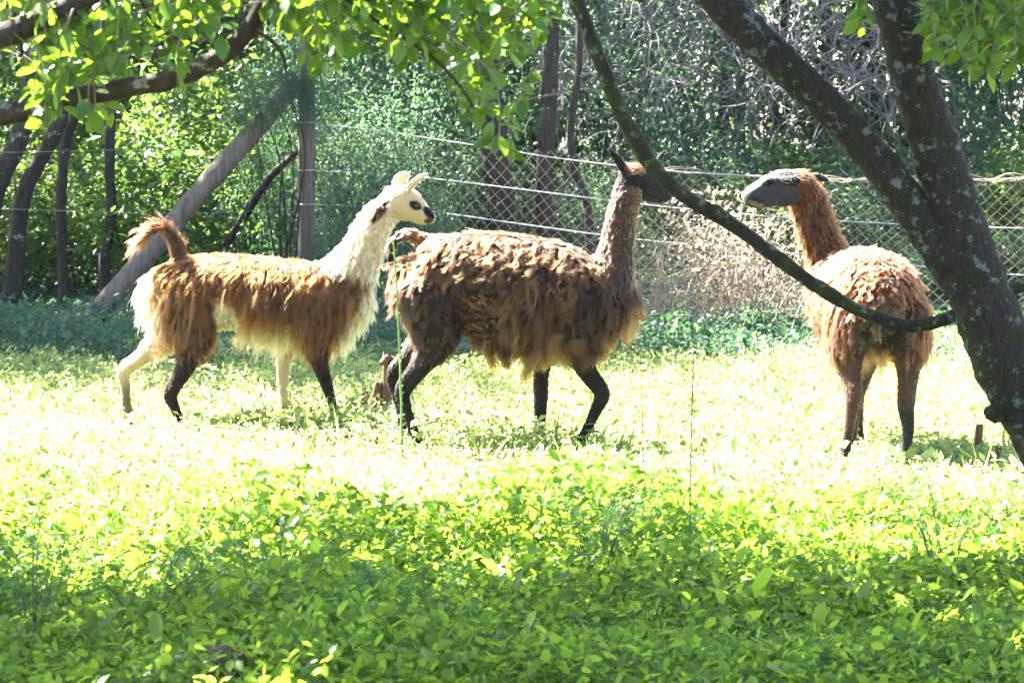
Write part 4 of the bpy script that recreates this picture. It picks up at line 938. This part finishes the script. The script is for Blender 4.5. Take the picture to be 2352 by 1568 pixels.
st = stump('tree_stump', 'broken brown tree stump behind the dark hind leg', 896, 17.9, .055, .40, 81)
V, F = tube(spline([px(892, 820, 17.85), px(880, 832, 17.82), px(874, 836, 17.8)], 3), [.022, .022, .02, .02, .018, .015, .01], 8, .15, 3); build('snag', V, F, M['wood_stump'], st)
for u, D, w, h, s, lab in ((850, 17.9, .035, .23, 82, 'splintered wood scrap beside the broken tree stump'), (832, 17.6, .025, .2, 85, 'small dark wood chunk left of the splintered scrap'), (2258, 15.4, .02, .20, 83, 'brown torn stub poking out of the sunlit plants'), (2318, 15.0, .018, .13, 84, 'small brown stub next to the torn stub')):
    stump('wood_scrap', lab, u, D, w, h, s, 'wood', rng.normal(0, .02))
# log end in the shade, bottom left
b = px(478, 1500, 8.4); lg = empty('fallen_log', (b[0], 8.5, float(gz(b[0], 8.5)))); tag(lg, 'short rotten brown log poking up out of the shaded plants', 'log')
V, F = tube(spline([[b[0] - .12, 8.66, -.05], [b[0] - .06, 8.58, .1], [b[0] + .0, 8.48, .19], [b[0] + .07, 8.38, .2]], 4), np.interp(np.linspace(0, 1, 13), [0, .5, 1], [.07, .075, .05]), 12, .1, 9); build('trunk', V, F, M['wood_stump'], lg)

# ================================================================== tall stems, shoots, ferns
def tall_stem(label, rows, D, r, mat, bud=.012, every=.05, name='tall_weed', seed=1):
    g = np.random.default_rng(seed); P = [px(u, v, D) for u, v in rows]; P[-1][2] = float(gz(P[-1][0], D)) - .03
    S = spline(P, 8); root = empty(name, tuple(P[-1] + [0, 0, .03])); tag(root, label, 'plant')
    V, F = tube(S, np.linspace(r * .55, r, len(S)), 6, .1, seed); build('stem', V, F, mat, root)
    L = np.linalg.norm(S[-1] - S[0]); n = int(L / every); t = np.linspace(.02, .95, n)
    Q = np.stack([np.interp(t, np.linspace(0, 1, len(S)), S[:, i]) for i in range(3)], 1)
    V, F = leaves(Q, bud * g.uniform(.6, 1.5, n), g.uniform(0, 6.28, n), g.uniform(.4, 1.1, n), g.normal(0, .4, n)); tag(build('bud', V, F, M['near_leaf'] if mat == M['stem'] else M['stem_dark'], root), kind='stuff')
    return root
tall_stem('thick upright green stem with tiny buds before the dark hind leg', [(903, 545), (910, 640), (916, 760), (921, 900), (925, 1050)], 15.6, .0075, M['stem'], .022, .04, seed=1)
tall_stem('thin dark upright stem standing between dark and reddish llama feet', [(1470, 735), (1472, 850), (1478, 1050), (1481, 1300)], 13.0, .0028, M['stem_dark'], .01, .05, seed=2)
tall_stem('tallest thin dark stem rising between the dark and reddish llamas', [(1612, 640), (1600, 720), (1592, 850), (1586, 1100), (1583, 1450)], 11.2, .0034, M['stem_dark'], .01, .05, seed=3)
tall_stem('short thin stem slanting up from the leafy shaded plants', [(1783, 1130), (1768, 1180), (1750, 1240), (1738, 1300)], 12.2, .0032, M['stem_dark'], .012, .05, seed=4)
tall_stem('thin grey stem in the sunlit plants below the reddish llama', [(2140, 1070), (2136, 1150), (2132, 1260), (2130, 1330)], 12.6, .0028, M['stem_dark'], .012, .05, seed=5)
tall_stem('small green sprout between the two walking llamas', [(706, 905), (703, 940), (699, 985), (698, 1060)], 15.4, .003, M['stem'], .05, .05, seed=6)
# curved pale dry twig in the foreground
b = px(1240, 1500, 9.5); r = empty('pale_twig', tuple(px(1236, 1568, 9.5))); r.location[2] = 0; tag(r, 'pale bare wavy twig standing in the shaded plants', 'twig')
V, F = tube(spline([[px(1236, 1568, 9.5)[0], 9.5, -.02], px(1240, 1560, 9.4), px(1236, 1520, 9.4), px(1242, 1500, 9.4), px(1234, 1478, 9.4), px(1228, 1470, 9.4)], 5), np.linspace(.005, .003, 26), 6, .1, 3); build('stem', V, F, M['vine'], r)
# arching shoots with paired leaves
def shoot(label, rows, D, size, n, mat=None, seed=1, rise=.35, name='arching_shoot'):
    g = np.random.default_rng(seed); P = [px(u, v, D) for u, v in rows]; P[0][2] = float(gz(P[0][0], D)) - .02
    S = spline(P, 8); root = empty(name, tuple(P[0] + [0, 0, .02])); tag(root, label, 'plant')
    V, F = tube(S, np.linspace(.004, .0015, len(S)), 6); build('stem', V, F, M['stem'], root)
    T = np.gradient(S, axis=0)
    for i in range(n):
        t = rise + (1 - rise) * i / (n - 1); k = min(len(S) - 1, int(t * (len(S) - 1))); yaw0 = math.atan2(T[k, 1], T[k, 0])
        for sgn in (-1, 1):
            o = bpy.data.objects.new('leaf', LEAFME[int(g.integers(0, 6))]); col.objects.link(o); o.parent = root
            R = rotmats(np.array([yaw0 + sgn * g.uniform(.9, 1.3)]), np.array([g.normal(-.15, .25)]), np.array([g.normal(0, .4)]))[0]
            o.rotation_euler = Matrix(R.tolist()).to_euler(); o.location = tuple(S[k] - origin(root)); o.scale = (size * g.uniform(.75, 1.2) * (1.1 - .4 * t),) * 3
shoot('arching leafy shoot with paired leaves below the shaggy llama', [(1290, 1330), (1230, 1240), (1180, 1195), (1130, 1150), (1080, 1115), (1030, 1090), (995, 1085)], 12.3, 0.054, 9, seed=1)
shoot('upright large leaved shoot in the middle of the foreground plants', [(1260, 1420), (1235, 1280), (1215, 1190), (1200, 1130)], 12.0, 0.061, 6, seed=2)
shoot('leafy shoot with dark drooping leaves under the reddish llama', [(2030, 1330), (2010, 1240), (1995, 1180), (1988, 1150)], 12.4, 0.043, 5, seed=3)
shoot('dark large leaved shoot in the right foreground shade', [(2130, 1480), (2090, 1400), (2050, 1360), (1990, 1340)], 10.6, 0.065, 5, seed=4)
shoot('pale yellow green shoot standing in the shaded foreground', [(1425, 1500), (1428, 1420), (1425, 1380), (1432, 1350)], 10.4, 0.050, 4, seed=5)
shoot('bushy leafy shoot at the right side of the clearing', [(2300, 1420), (2270, 1330), (2240, 1270), (2200, 1230)], 11.8, 0.058, 6, seed=6)
def fern(label, u, D, h, n, seed):
    g = np.random.default_rng(seed); x = px(u, 0, D)[0]; root = empty('feathery_fern', (x, D, float(gz(x, D)))); tag(root, label, 'fern'); st_, lv = [], []
    for i in range(n):
        a = g.uniform(0, 6.28); q = np.array([math.cos(a), math.sin(a), 0]); ln = h * g.uniform(.7, 1.2); b0 = np.array([x, D, float(gz(x, D))]) + q * .03
        S = spline([b0, b0 + q * ln * .2 + [0, 0, ln * .6], b0 + q * ln * .5 + [0, 0, ln * .95], b0 + q * ln * .95 + [0, 0, ln * .85]], 6); st_.append(tube(S, np.linspace(.0025, .001, len(S)), 4))
        k = 220; t = g.uniform(.2, 1, k); Q = np.stack([np.interp(t, np.linspace(0, 1, len(S)), S[:, j]) for j in range(3)], 1) + g.normal(0, .03, (k, 3)) * (1.15 - t)[:, None]
        lv.append(leaves(Q, g.uniform(.018, .035, k), g.uniform(0, 6.28, k), g.normal(.1, .5, k), g.normal(0, .5, k), LEAF2, .22))
    V, F = merge(st_); build('stalk', V, F, M['stem_dark'], root); V, F = merge(lv); tag(build('frond', V, F, M['fern'], root), kind='stuff')
for i, (u, D, h, lab) in enumerate(((60, 9.6, .42, 'feathery fern at the corner of the shaded foreground'), (330, 9.5, .36, 'feathery fern in front of the rotten log'), (620, 9.7, .38, 'feathery fern right of the rotten log'), (1370, 10.9, .42, 'dark feathery fern round the base of the tallest stem'), (860, 9.2, .3, 'pale feathery fern low in the middle foreground'), (2180, 11.4, .34, 'feathery fern near the foot of the forked tree'))):
    fern(lab, u, D, h, 10, 90 + i)
# ================================================================== sunlit haze in the air
HZ = [(-170, -70, -1.2), (170, -70, -1.2), (170, 310, -1.2), (-170, 310, -1.2), (-170, -70, 16), (170, -70, 16), (170, 310, 16), (-170, 310, 16)]
hm = bpy.data.materials.new('haze'); hm.use_nodes = True; hm.node_tree.nodes.clear()
ho = hm.node_tree.nodes.new('ShaderNodeOutputMaterial'); hv = hm.node_tree.nodes.new('ShaderNodeVolumePrincipled')
hv.inputs['Color'].default_value = (.72, .8, 1.0, 1); hv.inputs['Density'].default_value = 0.00012
hm.node_tree.links.new(hv.outputs[0], ho.inputs['Volume'])
tag(build('haze', HZ, [(0, 3, 2, 1), (4, 5, 6, 7), (0, 1, 5, 4), (1, 2, 6, 5), (2, 3, 7, 6), (3, 0, 4, 7)], hm, None, False), 'thin sunlit haze filling the air between the trees', 'haze', kind='stuff')
